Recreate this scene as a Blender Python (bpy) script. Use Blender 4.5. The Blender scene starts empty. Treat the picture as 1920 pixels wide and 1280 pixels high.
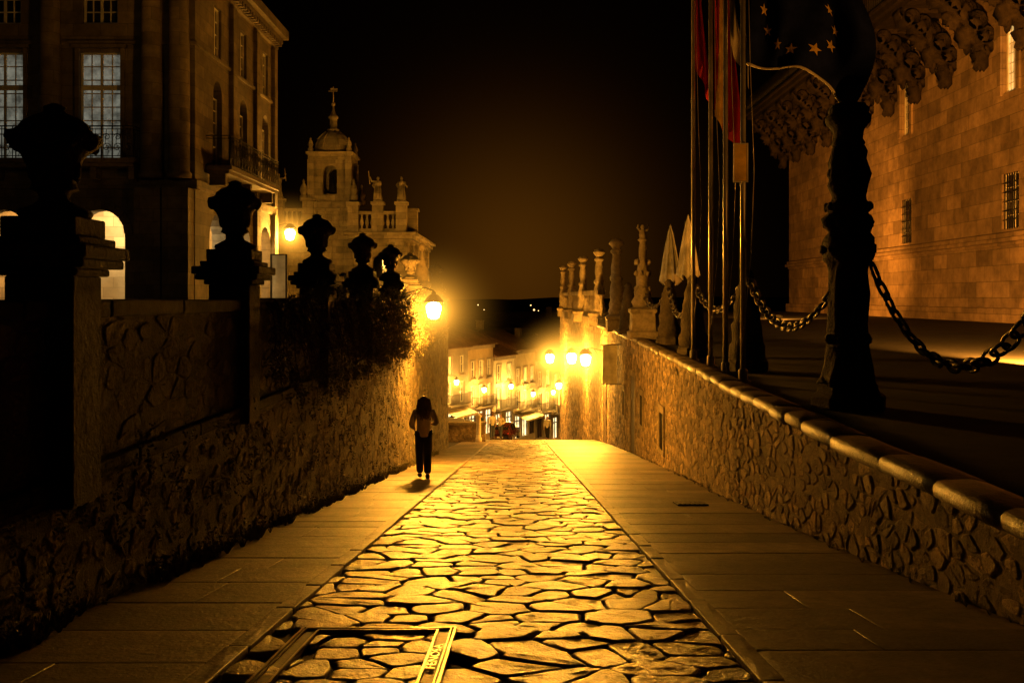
import bpy, math, random
from mathutils import Vector, Matrix, noise
random.seed(7)
R=random.random
def U(a,b): return a+(b-a)*R()
scene=bpy.context.scene
COL=scene.collection
# ---------------------------------------------------------------- materials
def lin(nt,t,**k):
    n=nt.nodes.new(t)
    for a,b in k.items(): setattr(n,a,b)
    return n
def M(name,c1,c2=None,rough=.8,ns=4,bump=.3,bd=.02,metal=0,brick=None,tint=False,spec=.5,emit=None,es=0,trans=0,rvar=.1):
    m=bpy.data.materials.new(name); m.use_nodes=True; nt=m.node_tree; L=nt.links
    b=nt.nodes['Principled BSDF']
    if c2 is None: c2=tuple(c*.7 for c in c1)
    g=lin(nt,'ShaderNodeNewGeometry')
    n1=lin(nt,'ShaderNodeTexNoise'); n1.inputs['Scale'].default_value=ns; n1.inputs['Detail'].default_value=8; n1.inputs['Roughness'].default_value=.65
    L.new(g.outputs['Position'],n1.inputs['Vector'])
    rp=lin(nt,'ShaderNodeValToRGB'); rp.color_ramp.elements[0].position=.3; rp.color_ramp.elements[1].position=.7
    rp.color_ramp.elements[0].color=(*c2,1); rp.color_ramp.elements[1].color=(*c1,1)
    L.new(n1.outputs['Fac'],rp.inputs['Fac'])
    col=rp.outputs['Color']
    n2=lin(nt,'ShaderNodeTexNoise'); n2.inputs['Scale'].default_value=ns*.17; n2.inputs['Detail'].default_value=4
    L.new(g.outputs['Position'],n2.inputs['Vector'])
    mr=lin(nt,'ShaderNodeMapRange'); mr.inputs['From Min'].default_value=.3; mr.inputs['From Max'].default_value=.7; mr.inputs['To Min'].default_value=.55; mr.inputs['To Max'].default_value=1.15
    L.new(n2.outputs['Fac'],mr.inputs['Value'])
    vm=lin(nt,'ShaderNodeVectorMath',operation='SCALE'); L.new(col,vm.inputs[0]); L.new(mr.outputs[0],vm.inputs['Scale']); col=vm.outputs[0]
    if tint:
        at=lin(nt,'ShaderNodeAttribute',attribute_name='tint')
        vm=lin(nt,'ShaderNodeVectorMath',operation='SCALE'); L.new(col,vm.inputs[0]); L.new(at.outputs['Fac'],vm.inputs['Scale']); col=vm.outputs[0]
    n3=lin(nt,'ShaderNodeTexNoise'); n3.inputs['Scale'].default_value=ns*5; n3.inputs['Detail'].default_value=6
    L.new(g.outputs['Position'],n3.inputs['Vector'])
    ad=lin(nt,'ShaderNodeMath',operation='ADD'); L.new(n1.outputs['Fac'],ad.inputs[0])
    ml=lin(nt,'ShaderNodeMath',operation='MULTIPLY'); L.new(n3.outputs['Fac'],ml.inputs[0]); ml.inputs[1].default_value=.5; L.new(ml.outputs[0],ad.inputs[1])
    hgt=ad.outputs[0]
    if brick:
        bw,bh,mo=brick
        sx=lin(nt,'ShaderNodeSeparateXYZ'); L.new(g.outputs['Position'],sx.inputs[0])
        a2=lin(nt,'ShaderNodeMath',operation='ADD'); L.new(sx.outputs[0],a2.inputs[0]); L.new(sx.outputs[1],a2.inputs[1])
        cx=lin(nt,'ShaderNodeCombineXYZ'); L.new(a2.outputs[0],cx.inputs[0]); L.new(sx.outputs[2],cx.inputs[1])
        bt=lin(nt,'ShaderNodeTexBrick'); bt.inputs['Scale'].default_value=1; bt.inputs['Brick Width'].default_value=bw; bt.inputs['Row Height'].default_value=bh
        bt.inputs['Mortar Size'].default_value=mo; bt.inputs['Mortar Smooth'].default_value=.3; bt.inputs['Color1'].default_value=(.66,.66,.66,1); bt.inputs['Color2'].default_value=(1.16,1.16,1.16,1); bt.inputs['Mortar'].default_value=(.5,.5,.5,1)
        L.new(cx.outputs[0],bt.inputs['Vector'])
        mx=lin(nt,'ShaderNodeVectorMath',operation='MULTIPLY'); L.new(col,mx.inputs[0]); L.new(bt.outputs['Color'],mx.inputs[1]); col=mx.outputs[0]
        m3=lin(nt,'ShaderNodeMath',operation='MULTIPLY_ADD'); L.new(bt.outputs['Fac'],m3.inputs[0]); m3.inputs[1].default_value=-.9; L.new(hgt,m3.inputs[2]); hgt=m3.outputs[0]
    L.new(col,b.inputs['Base Color'])
    rr=lin(nt,'ShaderNodeMapRange'); rr.inputs['To Min'].default_value=max(0,rough-rvar); rr.inputs['To Max'].default_value=min(1,rough+rvar)
    L.new(n3.outputs['Fac'],rr.inputs['Value']); L.new(rr.outputs[0],b.inputs['Roughness'])
    b.inputs['Metallic'].default_value=metal; b.inputs['Specular IOR Level'].default_value=spec
    if bump>0:
        bp=lin(nt,'ShaderNodeBump'); bp.inputs['Strength'].default_value=bump; bp.inputs['Distance'].default_value=bd
        L.new(hgt,bp.inputs['Height']); L.new(bp.outputs[0],b.inputs['Normal'])
    if emit:
        b.inputs['Emission Color'].default_value=(*emit,1); b.inputs['Emission Strength'].default_value=es
        if es<3:
            mq=lin(nt,'ShaderNodeMapRange'); mq.inputs['From Min'].default_value=.35; mq.inputs['From Max'].default_value=.65; mq.inputs['To Min'].default_value=.25; mq.inputs['To Max'].default_value=1.1
            L.new(n1.outputs['Fac'],mq.inputs['Value'])
            vm=lin(nt,'ShaderNodeVectorMath',operation='SCALE'); vm.inputs[0].default_value=emit; L.new(mq.outputs[0],vm.inputs['Scale'])
            L.new(vm.outputs[0],b.inputs['Emission Color'])
    return m
m_road=M('worn granite setts',(.36,.27,.18),(.14,.105,.07),rough=.37,ns=9,bump=.85,bd=.022,tint=True,rvar=.18,spec=.6)
m_slab=M('granite paving slabs',(.24,.185,.125),(.10,.08,.055),rough=.52,ns=7,bump=.8,bd=.016,tint=True,rvar=.18)
m_mortar=M('earth and grit joints',(.035,.028,.02),(.014,.012,.009),rough=.95,ns=20,bump=.6,bd=.01)
m_rubble=M('rubble stone',(.38,.27,.155),(.12,.088,.05),rough=.85,ns=6,bump=1.0,bd=.04,tint=True)
m_rubbled=M('mossy rubble darkened for shade',(.23,.165,.09),(.06,.048,.026),rough=.9,ns=4,bump=1.0,bd=.05,tint=True)  # rubble recoloured darker: real moss plus the near wall's shade put into the colour
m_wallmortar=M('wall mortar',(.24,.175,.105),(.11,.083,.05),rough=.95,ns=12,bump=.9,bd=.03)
m_wallmortard=M('mortar darkened for shade',(.14,.105,.06),(.05,.04,.024),rough=.95,ns=8,bump=.9,bd=.04)  # darker copy of the wall mortar, with the left wall's shade in its colour
m_coping=M('coping granite',(.24,.18,.12),(.10,.077,.05),rough=.45,ns=8,bump=.8,bd=.025,tint=True)
m_copingd=M('lichen granite darkened for shade',(.08,.062,.04),(.028,.023,.015),rough=.9,ns=6,bump=.9,bd=.03,tint=True,spec=.2)  # lichen colour, lowered further to paint in shade on the left coping
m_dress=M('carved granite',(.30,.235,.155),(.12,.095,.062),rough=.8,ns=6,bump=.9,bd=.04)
m_dressd=M('carved granite darkened for shade',(.085,.065,.042),(.03,.024,.016),rough=.9,ns=6,bump=.9,bd=.04,spec=.25)  # shade on piers, posts and columns is put into this darker granite colour
m_corbel=M('corbel granite darkened for shade',(.05,.035,.022),(.014,.010,.007),rough=.95,ns=2,bump=.9,bd=.08,spec=.2)  # colour lowered to hold back the floodlight; the corbels' shade is painted in
m_hall=M('town hall ashlar',(.19,.15,.09),(.09,.07,.045),rough=.85,ns=2.5,bump=.6,bd=.02,brick=(1.1,.5,.012))
m_hotel=M('hotel ashlar',(.40,.275,.165),(.18,.12,.07),rough=.85,ns=1.2,bump=.8,bd=.06,brick=(2.1,.95,.018))
m_church=M('church granite',(.38,.31,.185),(.17,.14,.08),rough=.85,ns=1.8,bump=.8,bd=.06,brick=(1.0,.45,.012))
m_plaster=M('pale plaster',(.62,.54,.40),(.48,.41,.3),rough=.9,ns=2,bump=.2,brick=(.9,.45,.012))
m_iron=M('wrought iron',(.03,.028,.025),(.015,.014,.012),rough=.5,ns=10,bump=.2,metal=.6)
m_steel=M('brushed steel',(.50,.47,.42),(.38,.35,.31),rough=.34,ns=10,bump=.05,metal=.55)
m_castiron=M('worn cast metal',(.72,.66,.55),(.42,.37,.3),rough=.36,ns=14,bump=.3,bd=.004,metal=.25)
m_castchain=M('dark iron chain',(.16,.13,.10),(.06,.05,.04),rough=.4,ns=14,bump=.3,bd=.004,metal=.6)
m_white=M('white painted wood',(.75,.72,.64),(.6,.57,.5),rough=.5,ns=5,bump=.1)
m_wood=M('dark wood',(.06,.035,.02),(.03,.018,.01),rough=.6,ns=9,bump=.4)
m_roof=M('clay roof tiles',(.13,.065,.035),(.06,.035,.022),rough=.9,ns=4,bump=.8,bd=.05)
m_glassdark=M('dark window glass',(.02,.02,.022),(.01,.01,.012),rough=.12,ns=2,bump=.03)
m_glasscur=M('curtained window glass',(.3,.3,.27),(.12,.12,.1),rough=.35,ns=2.6,bump=.05,emit=(.42,.42,.33),es=.36)
m_warmwin=M('lit window glass',(.5,.4,.2),rough=.3,ns=1,bump=0,emit=(1,.62,.2),es=1.0)
m_shop=M('lit shop window glass',(.6,.55,.4),rough=.3,ns=1,bump=0,emit=(1,.80,.38),es=2.6)
m_bulb=M('glowing frosted lantern glass',(1,.8,.4),rough=.3,bump=0,emit=(1,.66,.16),es=60)
m_bulbs=M('glowing small lantern glass',(1,.8,.4),rough=.3,bump=0,emit=(1,.76,.30),es=40)
m_citylight=M('distant lamp glow',(1,.8,.4),rough=.3,bump=0,emit=(1,.6,.2),es=3.5)
m_leaf=M('ivy leaves',(.085,.085,.022),(.045,.05,.014),rough=.6,ns=9,bump=.1)
m_leafdry=M('dry leaves',(.17,.12,.04),(.08,.06,.02),rough=.7,ns=9,bump=.1)
m_stem=M('woody stem',(.07,.05,.03),rough=.9,ns=20)
m_hill=M('night hillside',(.03,.026,.02),(.015,.013,.01),rough=1,ns=.05,bump=.2)
m_blue=M('flag blue cloth',(.012,.018,.09),(.008,.012,.06),rough=.9,ns=30,bump=.1,spec=.1)
m_yellow=M('flag yellow cloth',(.85,.56,.05),(.75,.48,.04),rough=.7,ns=20,bump=.1)
m_red=M('flag red cloth',(.50,.02,.015),(.4,.015,.01),rough=.8,ns=20,bump=.1,spec=.2)
m_cream=M('cream canvas',(.72,.66,.5),(.58,.52,.4),rough=.85,ns=14,bump=.2)
m_skin=M('skin',(.5,.3,.2),(.45,.26,.17),rough=.55,ns=30,bump=.05)
m_jacket=M('light woven jacket',(.66,.58,.46),(.5,.44,.34),rough=.9,ns=25,bump=.4,bd=.006)
m_trouser=M('black trousers',(.012,.012,.013),(.008,.008,.009),rough=.85,ns=30,bump=.3,bd=.005)
m_hair=M('brown hair',(.16,.08,.028),(.08,.04,.016),rough=.4,ns=40,bump=.2)
m_shirt=M('white shirt',(.6,.56,.48),rough=.85,ns=20,bump=.2)
m_jeans=M('blue jeans',(.06,.07,.1),rough=.9,ns=20,bump=.2)
m_carw=M('pale car paint',(.45,.44,.42),(.4,.39,.37),rough=.3,ns=2,bump=0)
m_carr=M('dark maroon car paint',(.05,.012,.008),(.04,.01,.007),rough=.28,ns=2,bump=0)
m_card=M('dark grey car paint',(.05,.05,.055),(.04,.04,.045),rough=.28,ns=2,bump=0)
m_tyre=M('tyre rubber',(.02,.02,.02),rough=.9,ns=20)
m_tail=M('red lamp lens',(.4,.01,.01),rough=.2,bump=0,emit=(1,.05,.02),es=.3)
m_head=M('clear lamp lens',(.7,.7,.65),rough=.15,bump=0)
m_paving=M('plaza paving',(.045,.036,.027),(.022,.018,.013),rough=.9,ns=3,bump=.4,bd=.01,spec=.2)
m_lower=M('lower street paving',(.16,.13,.09),(.08,.065,.045),rough=.65,ns=3,bump=.5,bd=.02)
m_houses=[M('house render '+n,c,tuple(k*.75 for k in c),rough=.9,ns=2,bump=.3) for n,c in (('cream',(.46,.38,.25)),('granite',(.24,.20,.15)),('ochre',(.38,.28,.15)),('white',(.54,.49,.38)))]
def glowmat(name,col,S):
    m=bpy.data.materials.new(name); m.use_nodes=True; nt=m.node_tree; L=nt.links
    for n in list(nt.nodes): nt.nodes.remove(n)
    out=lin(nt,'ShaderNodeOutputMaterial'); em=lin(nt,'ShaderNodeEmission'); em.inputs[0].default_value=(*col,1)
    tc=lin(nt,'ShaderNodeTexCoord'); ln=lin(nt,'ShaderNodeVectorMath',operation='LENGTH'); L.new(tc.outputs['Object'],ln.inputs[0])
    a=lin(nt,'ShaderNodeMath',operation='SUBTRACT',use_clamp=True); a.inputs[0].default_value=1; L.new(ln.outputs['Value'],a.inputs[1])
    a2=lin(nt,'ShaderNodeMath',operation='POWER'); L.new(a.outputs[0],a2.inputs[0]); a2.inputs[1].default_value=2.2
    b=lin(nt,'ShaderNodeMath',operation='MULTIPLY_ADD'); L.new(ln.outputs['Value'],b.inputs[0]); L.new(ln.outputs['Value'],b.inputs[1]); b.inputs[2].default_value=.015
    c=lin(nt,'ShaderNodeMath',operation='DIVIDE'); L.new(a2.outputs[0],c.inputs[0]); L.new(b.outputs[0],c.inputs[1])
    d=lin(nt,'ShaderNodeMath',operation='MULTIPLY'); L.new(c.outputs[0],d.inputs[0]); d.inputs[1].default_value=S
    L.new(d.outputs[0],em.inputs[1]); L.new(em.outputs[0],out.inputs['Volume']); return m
m_glow=glowmat('painted lamp bloom',(1,.42,.04),.11)  # emission-only volume that paints a bloom around each lamp
# ---------------------------------------------------------------- mesh builder
class MB:
    def __init__(s): s.v=[];s.f=[];s.mi=[];s.t=[];s.sm=[]
    def add(s,vs,fs,mi=0,t=1,sm=False,X=None):
        o=len(s.v)
        if X is not None: vs=[X@Vector(v) for v in vs]
        s.v+= [tuple(v) for v in vs]
        for f in fs: s.f.append(tuple(i+o for i in f)); s.mi.append(mi); s.t.append(t); s.sm.append(sm)
        return s
    def box(s,x0,x1,y0,y1,z0,z1,mi=0,t=1,X=None):
        vs=[(x,y,z) for z in (z0,z1) for y in (y0,y1) for x in (x0,x1)]
        return s.add(vs,[(0,2,3,1),(4,5,7,6),(0,1,5,4),(2,6,7,3),(0,4,6,2),(1,3,7,5)],mi,t,False,X)
    def lathe(s,pr,cx=0,cy=0,cz=0,n=16,mi=0,sq=False,sm=True,rough=0,X=None):
        if sq: n=4;sm=False
        vs=[];fs=[];k=math.sqrt(2) if sq else 1;o=math.pi/4 if sq else 0
        for j,(r,z) in enumerate(pr):
            for i in range(n):
                a=o+2*math.pi*i/n
                q=r*k
                if rough: q*=1+rough*(noise.noise(Vector((math.cos(a)*2.2+cx,math.sin(a)*2.2+cy,z*5)))*1.6)
                vs.append((cx+q*math.cos(a),cy+q*math.sin(a),cz+z))
        for j in range(len(pr)-1):
            for i in range(n):
                a=j*n+i;b=j*n+(i+1)%n
                fs.append((a,b,b+n,a+n))
        fs.append(tuple(range(n-1,-1,-1))); fs.append(tuple((len(pr)-1)*n+i for i in range(n)))
        return s.add(vs,fs,mi,1,sm,X)
    def tube(s,pts,r,n=8,mi=0,closed=False,sm=True):
        pts=[Vector(p) for p in pts];N=len(pts);vs=[];fs=[]
        rs=r if isinstance(r,(list,tuple)) else [r]*N
        for j,p in enumerate(pts):
            if closed: d=pts[(j+1)%N]-pts[j-1]
            else: d=pts[min(j+1,N-1)]-pts[max(j-1,0)]
            d.normalize(); up=Vector((0,0,1)) if abs(d.z)<.9 else Vector((1,0,0))
            a=d.cross(up).normalized(); b=d.cross(a)
            for i in range(n):
                w=2*math.pi*i/n; vs.append(p+(a*math.cos(w)+b*math.sin(w))*rs[j])
        for j in range(N if closed else N-1):
            for i in range(n):
                q=(j+1)%N
                fs.append((j*n+i,j*n+(i+1)%n,q*n+(i+1)%n,q*n+i))
        if not closed: fs.append(tuple(range(n-1,-1,-1))); fs.append(tuple((N-1)*n+i for i in range(n)))
        return s.add(vs,fs,mi,1,sm)
    def ell(s,c,r,n=12,m=8,mi=0,rough=0):
        vs=[];fs=[]
        for j in range(m+1):
            ph=math.pi*j/m
            for i in range(n):
                a=2*math.pi*i/n; d=Vector((math.sin(ph)*math.cos(a),math.sin(ph)*math.sin(a),math.cos(ph)))
                k=1+rough*noise.noise(d*2+Vector(c)*3)
                vs.append((c[0]+r[0]*d.x*k,c[1]+r[1]*d.y*k,c[2]+r[2]*d.z*k))
        for j in range(m):
            for i in range(n):
                fs.append((j*n+i,(j+1)*n+i,(j+1)*n+(i+1)%n,j*n+(i+1)%n))
        return s.add(vs,fs,mi,1,True)
WL={}
def meta(o,label,cat,group=None,kind=None):
    if label: o['label']=label
    if cat: o['category']=cat
    if group: o['group']=group
    if kind: o['kind']=kind
def root(name,loc,label,cat,group=None,rot=0):
    e=bpy.data.objects.new(name,None); e.empty_display_size=.3; e.location=loc; e.rotation_euler[2]=rot
    COL.objects.link(e); WL[e.name]=Vector(loc); meta(e,label,cat,group); return e
def OB(mb,name,mats,parent=None,world=True,label=None,cat=None,group=None,kind=None,loc=None,bevel=0):
    me=bpy.data.meshes.new(name)
    off=Vector((0,0,0))
    rt=parent
    while rt is not None and rt.parent is not None: rt=rt.parent
    if rt is not None and world: off=WL[rt.name]
    vs=[(a-off.x,b-off.y,c-off.z) for a,b,c in mb.v]
    me.from_pydata(vs,[],mb.f)
    if not isinstance(mats,(list,tuple)): mats=[mats]
    for m in mats: me.materials.append(m)
    me.polygons.foreach_set('material_index',mb.mi); me.polygons.foreach_set('use_smooth',mb.sm)
    a=me.attributes.new('tint','FLOAT','FACE'); a.data.foreach_set('value',[float(t) for t in mb.t])
    me.update()
    o=bpy.data.objects.new(name,me); COL.objects.link(o)
    if parent: o.parent=parent
    if loc: o.location=loc
    if bevel:
        b=o.modifiers.new('bevel','BEVEL'); b.width=bevel; b.segments=2; b.limit_method='ANGLE'
    meta(o,label,cat,group,kind)
    return o
def dup(o,loc=None,rot=None,par=None,label=None):
    c=o.copy(); COL.objects.link(c)
    if par: c.parent=par
    if loc is not None: c.location=loc
    if rot is not None: c.rotation_euler=(0,0,rot)
    if label: c['label']=label
    for k in o.children: dup(k,par=c)
    return c
def plate(outer,holes,th):
    cu=bpy.data.curves.new('tmp','CURVE'); cu.dimensions='2D'; cu.fill_mode='BOTH'; cu.extrude=th/2
    for lp in [outer]+holes:
        sp=cu.splines.new('POLY'); sp.points.add(len(lp)-1)
        for i,p in enumerate(lp): sp.points[i].co=(p[0],p[1],0,1)
        sp.use_cyclic_u=True
    ob=bpy.data.objects.new('tmp',cu); COL.objects.link(ob)
    dg=bpy.context.evaluated_depsgraph_get(); me=bpy.data.meshes.new_from_object(ob.evaluated_get(dg))
    vs=[(v.co.x,-v.co.z,v.co.y) for v in me.vertices]; fs=[tuple(p.vertices) for p in me.polygons]
    bpy.data.objects.remove(ob); bpy.data.curves.remove(cu); bpy.data.meshes.remove(me)
    return vs,fs
def rect(x0,x1,z0,z1): return [(x0,z0),(x1,z0),(x1,z1),(x0,z1)]
def arch(cx,w,z0,zs,rise=None,n=10):
    rise=rise or w
    return [(cx-w,z0),(cx+w,z0)]+[(cx+w*math.cos(math.pi*i/n),zs+rise*math.sin(math.pi*i/n)) for i in range(n+1)]
def light(name,loc,W,col=(1,.55,.1),size=.1,parent=None,spot=None,target=None):
    l=bpy.data.lights.new(name,'SPOT' if spot else 'POINT'); l.energy=W; l.color=col; l.shadow_soft_size=size
    o=bpy.data.objects.new(name,l); o.location=loc; COL.objects.link(o)
    if spot: l.spot_size=math.radians(spot); l.spot_blend=.7; o.rotation_euler=(Vector(target)-Vector(loc)).to_track_quat('-Z','Y').to_euler()
    if parent: o.parent=parent
    return o
# ---------------------------------------------------------------- terrain profile
def G(y):
    if y<0: return -1.33
    if y<54: return -1.33-.118*y
    if y<140: return -7.702-.142*(y-54)
    return -19.914
RW=[(-12,3.15),(10,3.2),(15,3.3),(21,3.55),(35,3.95),(44,4.1),(53,4.05),(62,3.8),(71,3.55),(80,3.3),(82,3.2)]
def wx(y):
    for (a,b),(c,d) in zip(RW,RW[1:]):
        if y<=c: return b+(d-b)*max(0,(y-a))/(c-a)
    return RW[-1][1]
LX=-3.0; CL=-1.55; CR=1.19
# ---------------------------------------------------------------- stones
def clip(poly,nx,ny,d):
    out=[];n=len(poly)
    for i in range(n):
        a=poly[i];b=poly[(i+1)%n]; da=a[0]*nx+a[1]*ny-d; db=b[0]*nx+b[1]*ny-d
        if da<=0: out.append(a)
        if (da<0<db) or (db<0<da):
            t=da/(da-db); out.append((a[0]+(b[0]-a[0])*t,a[1]+(b[1]-a[1])*t))
    return out
def cells(u0,u1,v0,v1,su,sv,jit,gap,keep=None):
    nu=int((u1-u0)/su)+3; nv=int((v1-v0)/sv)+3; S={}
    for i in range(-2,nu+2):
        for j in range(-2,nv+2): S[i,j]=(i+.5*(j%2)+U(-jit,jit),j+U(-jit,jit))
    g0=gap/((su+sv)/2); out=[]
    for i in range(0,nu):
        for j in range(0,nv):
            p=S[i,j]; cu=u0+p[0]*su; cv=v0+p[1]*sv
            if cu<u0-su or cu>u1+su or cv<v0-sv or cv>v1+sv: continue
            if keep and not keep(cu,cv): continue
            g=g0*U(.6,1.5)
            poly=[(p[0]-1.4,p[1]-1.4),(p[0]+1.4,p[1]-1.4),(p[0]+1.4,p[1]+1.4),(p[0]-1.4,p[1]+1.4)]
            for a in range(-2,3):
                for b in range(-2,3):
                    if (a or b) and (i+a,j+b) in S:
                        q=S[i+a,j+b]; dx=q[0]-p[0]; dy=q[1]-p[1]; l=math.hypot(dx,dy)
                        if l<1e-4: continue
                        dx/=l;dy/=l; poly=clip(poly,dx,dy,p[0]*dx+p[1]*dy+l/2-g/2)
                        if len(poly)<3: break
                if len(poly)<3: break
            if len(poly)<3: continue
            poly=[(u0+x*su,v0+y*sv) for x,y in poly]
            for c in ((-1,0,-u0),(1,0,u1),(0,-1,-v0),(0,1,v1)):
                poly=clip(poly,*c)
                if len(poly)<3: break
            if len(poly)>=3: out.append(poly)
    return out
def stone(mb,poly,mp,h,ed=.010,be=.012,uneven=.006,t=1,k=.09,base=.05,mi=0,jag=0):
    n=len(poly); cx=sum(p[0] for p in poly)/n; cy=sum(p[1] for p in poly)/n; P=[]
    for i in range(n):
        a=poly[i-1];p=poly[i];b=poly[(i+1)%n]
        P.append((p[0]+(a[0]-p[0])*k,p[1]+(a[1]-p[1])*k)); P.append((p[0]+(b[0]-p[0])*k,p[1]+(b[1]-p[1])*k))
        if jag: P.append(((p[0]+b[0])/2+U(-jag,jag),(p[1]+b[1])/2+U(-jag,jag)))
    m=len(P); sx=U(-1,1)*uneven*4; sy=U(-1,1)*uneven*4
    rad=sum(math.hypot(p[0]-cx,p[1]-cy) for p in P)/m+1e-6
    def ring(f,dh,nz):
        return [mp(cx+(p[0]-cx)*f,cy+(p[1]-cy)*f,h+dh+(p[0]-cx)*f*sx+(p[1]-cy)*f*sy+U(-1,1)*nz) for p in P]
    f1=max(.6,1-be/rad); f2=max(.5,f1-.06)
    vs=ring(1,-base,0)+ring(1,-ed,0)+ring(f1,0,uneven*.25)+ring(f2,.0005,uneven*.3)+ring(.45,0,uneven*.7)+[mp(cx,cy,h+U(-.6,.6)*uneven)]; fs=[]
    for r in range(4):
        for i in range(m): fs.append((r*m+i,r*m+(i+1)%m,(r+1)*m+(i+1)%m,(r+1)*m+i))
    for i in range(m): fs.append((4*m+i,4*m+(i+1)%m,5*m))
    mb.add(vs,fs,mi,t,True)
gm=lambda x,y,h:(x,y,G(y)+h)
mb=MB(); xs=[-900,-300,-60,-12,-3.3,0,4.5,12,60,300,900]; ys=[-300,-40,-5,0,2,5,10,20,30,40,54,60,70,85,100,120,140,200,400,1200]
for y in ys:
    for x in xs: mb.v.append((x,y,G(y)-.030))
nx=len(xs)
for j in range(len(ys)-1):
    for i in range(nx-1): mb.f.append((j*nx+i,j*nx+i+1,(j+1)*nx+i+1,(j+1)*nx+i)); mb.mi.append(0); mb.t.append(1); mb.sm.append(False)
OB(mb,'ground',m_mortar,kind='structure')
CV=(-1.38,-.38,4.3,6.22)
mb=MB()
for p in cells(CL+.01,CR-.01,2,56,.33,.31,.52,.021):
    c=[sum(q[0] for q in p)/len(p),sum(q[1] for q in p)/len(p)]
    if CV[0]<c[0]<CV[1] and CV[2]<c[1]<CV[3]: continue
    stone(mb,p,gm,U(-.010,.008),ed=.009,be=.012,uneven=.006,t=U(.45,1.5),k=U(.05,.15),jag=.016)
for p in cells(CV[0]+.14,CV[1]-.14,CV[2]+.14,CV[3]-.14,.26,.24,.46,.02):
    stone(mb,p,gm,U(-.01,.002),ed=.009,be=.011,uneven=.005,t=U(.4,1.3),k=.12,jag=.01)
OB(mb,'cobbled_road',m_road,kind='structure')
def slabs(name,x0f,x1f,seed):
    random.seed(seed); mb=MB(); y=1.5
    while y<58:
        d=U(.55,.95); a=x0f(y);b=x1f(y); cuts=[a]; h=U(0,.006)
        if R()<.5: cuts.append(a+(b-a)*U(.35,.65))
        cuts.append(b)
        for c0,c1 in zip(cuts,cuts[1:]):
            g=U(.003,.008); g2=.0015
            stone(mb,[(c0+g2,y+g),(c1-g2,y+g+U(-.003,.003)),(c1-g2,y+d-g),(c0+g2,y+d-g)],gm,h,ed=.001,be=.004,uneven=.0004,t=U(.5,1.35),k=.02,jag=0)
        y+=d
    return mb
k1=slabs('p',lambda y:LX+.02,lambda y:CL-.13,3); k2=slabs('p',lambda y:CR+.13,lambda y:wx(y)-.02,4)
for mb,xa,xb in ((k1,CL-.125,CL),(k2,CR,CR+.125)):
    y=1.5
    while y<58:
        d=U(.9,1.3); stone(mb,[(xa,y+.006),(xb,y+.006),(xb,y+d-.006),(xa,y+d-.006)],gm,.018,ed=.010,be=.010,uneven=.003,t=U(.8,1.4),k=.03,jag=.003); y+=d
OB(k1,'pavement',m_slab,kind='structure'); OB(k2,'pavement',m_slab,kind='structure')
mb=MB(); ys=[56,58,70,82,100,120,140]
for y in ys:
    mb.v+= [(-9+(y-56)*.03,y,G(y)+.0),(3.9 if y<83 else 12,y,G(y)+.0)]
for i in range(len(ys)-1): mb.f.append((2*i,2*i+1,2*i+3,2*i+2)); mb.mi.append(0);mb.t.append(1);mb.sm.append(False)
OB(mb,'road',m_lower,kind='structure')
# ---------------------------------------------------------------- utility cover with lettering
rt=root('utility_cover',(-.88,5.3,G(5.3)),'rectangular metal utility cover frame infilled with setts','utility cover')
mb=MB(); x0,x1,y0,y1=CV[0]+.02,CV[1]-.02,CV[2]+.02,CV[3]-.02
def gbar(mb,xa,xb,ya,yb,h0,h1,mi=0):
    vs=[gm(x,y,h) for h in (h0,h1) for y in (ya,yb) for x in (xa,xb)]
    mb.add(vs,[(0,2,3,1),(4,5,7,6),(0,1,5,4),(2,6,7,3),(0,4,6,2),(1,3,7,5)],mi)
for o,w in ((0,.016),(.026,.010),(.106,.014)):
    a,b,c,d=x0+o,x1-o,y0+o*.6,y1-o*.6
    gbar(mb,a,a+w,c,d,-.05,.016);gbar(mb,b-w,b,c,d,-.05,.016);gbar(mb,a+w,b-w,c,c+w,-.05,.0158);gbar(mb,a+w,b-w,d-w,d,-.05,.0158)
OB(mb,'frame',m_castiron,rt)
mb=MB(); gbar(mb,x0+.002,x0+.11,y0,y1,-.05,.002);gbar(mb,x1-.11,x1-.002,y0,y1,-.05,.002);gbar(mb,x0+.11,x1-.11,y1-.07,y1-.002,-.05,.0018)
OB(mb,'bed',m_iron,rt)
def text(body,size,ext,name,mat,parent,mtx,world=True):
    cu=bpy.data.curves.new('t','FONT'); cu.body=body; cu.size=size; cu.extrude=ext; cu.align_x='CENTER'; cu.align_y='CENTER'; cu.offset=.0012
    ob=bpy.data.objects.new('t',cu); COL.objects.link(ob); dg=bpy.context.evaluated_depsgraph_get()
    me=bpy.data.meshes.new_from_object(ob.evaluated_get(dg)); bpy.data.objects.remove(ob)
    mb=MB(); mb.add([mtx@v.co for v in me.vertices],[tuple(p.vertices) for p in me.polygons])
    return OB(mb,name,mat,parent,world=world)
yc=5.45
text('FENOSA',.072,.003,'lettering',m_castiron,rt,Matrix.Translation((x1-.073,yc,G(yc)+.012))@Matrix.Rotation(-.1175,4,'X')@Matrix.Rotation(math.pi/2,4,'Z')@Matrix.Diagonal((2.1,1,1,1)))
mb=MB(); gbar(mb,2.3,2.75,14.6,15.1,0,.028); 
for i in range(6): gbar(mb,2.33+i*.07,2.36+i*.07,14.64,15.06,.028,.034)
OB(mb,'drain_cover',m_iron,label='small cast metal drain cover set in paving slabs',cat='drain cover')
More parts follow.
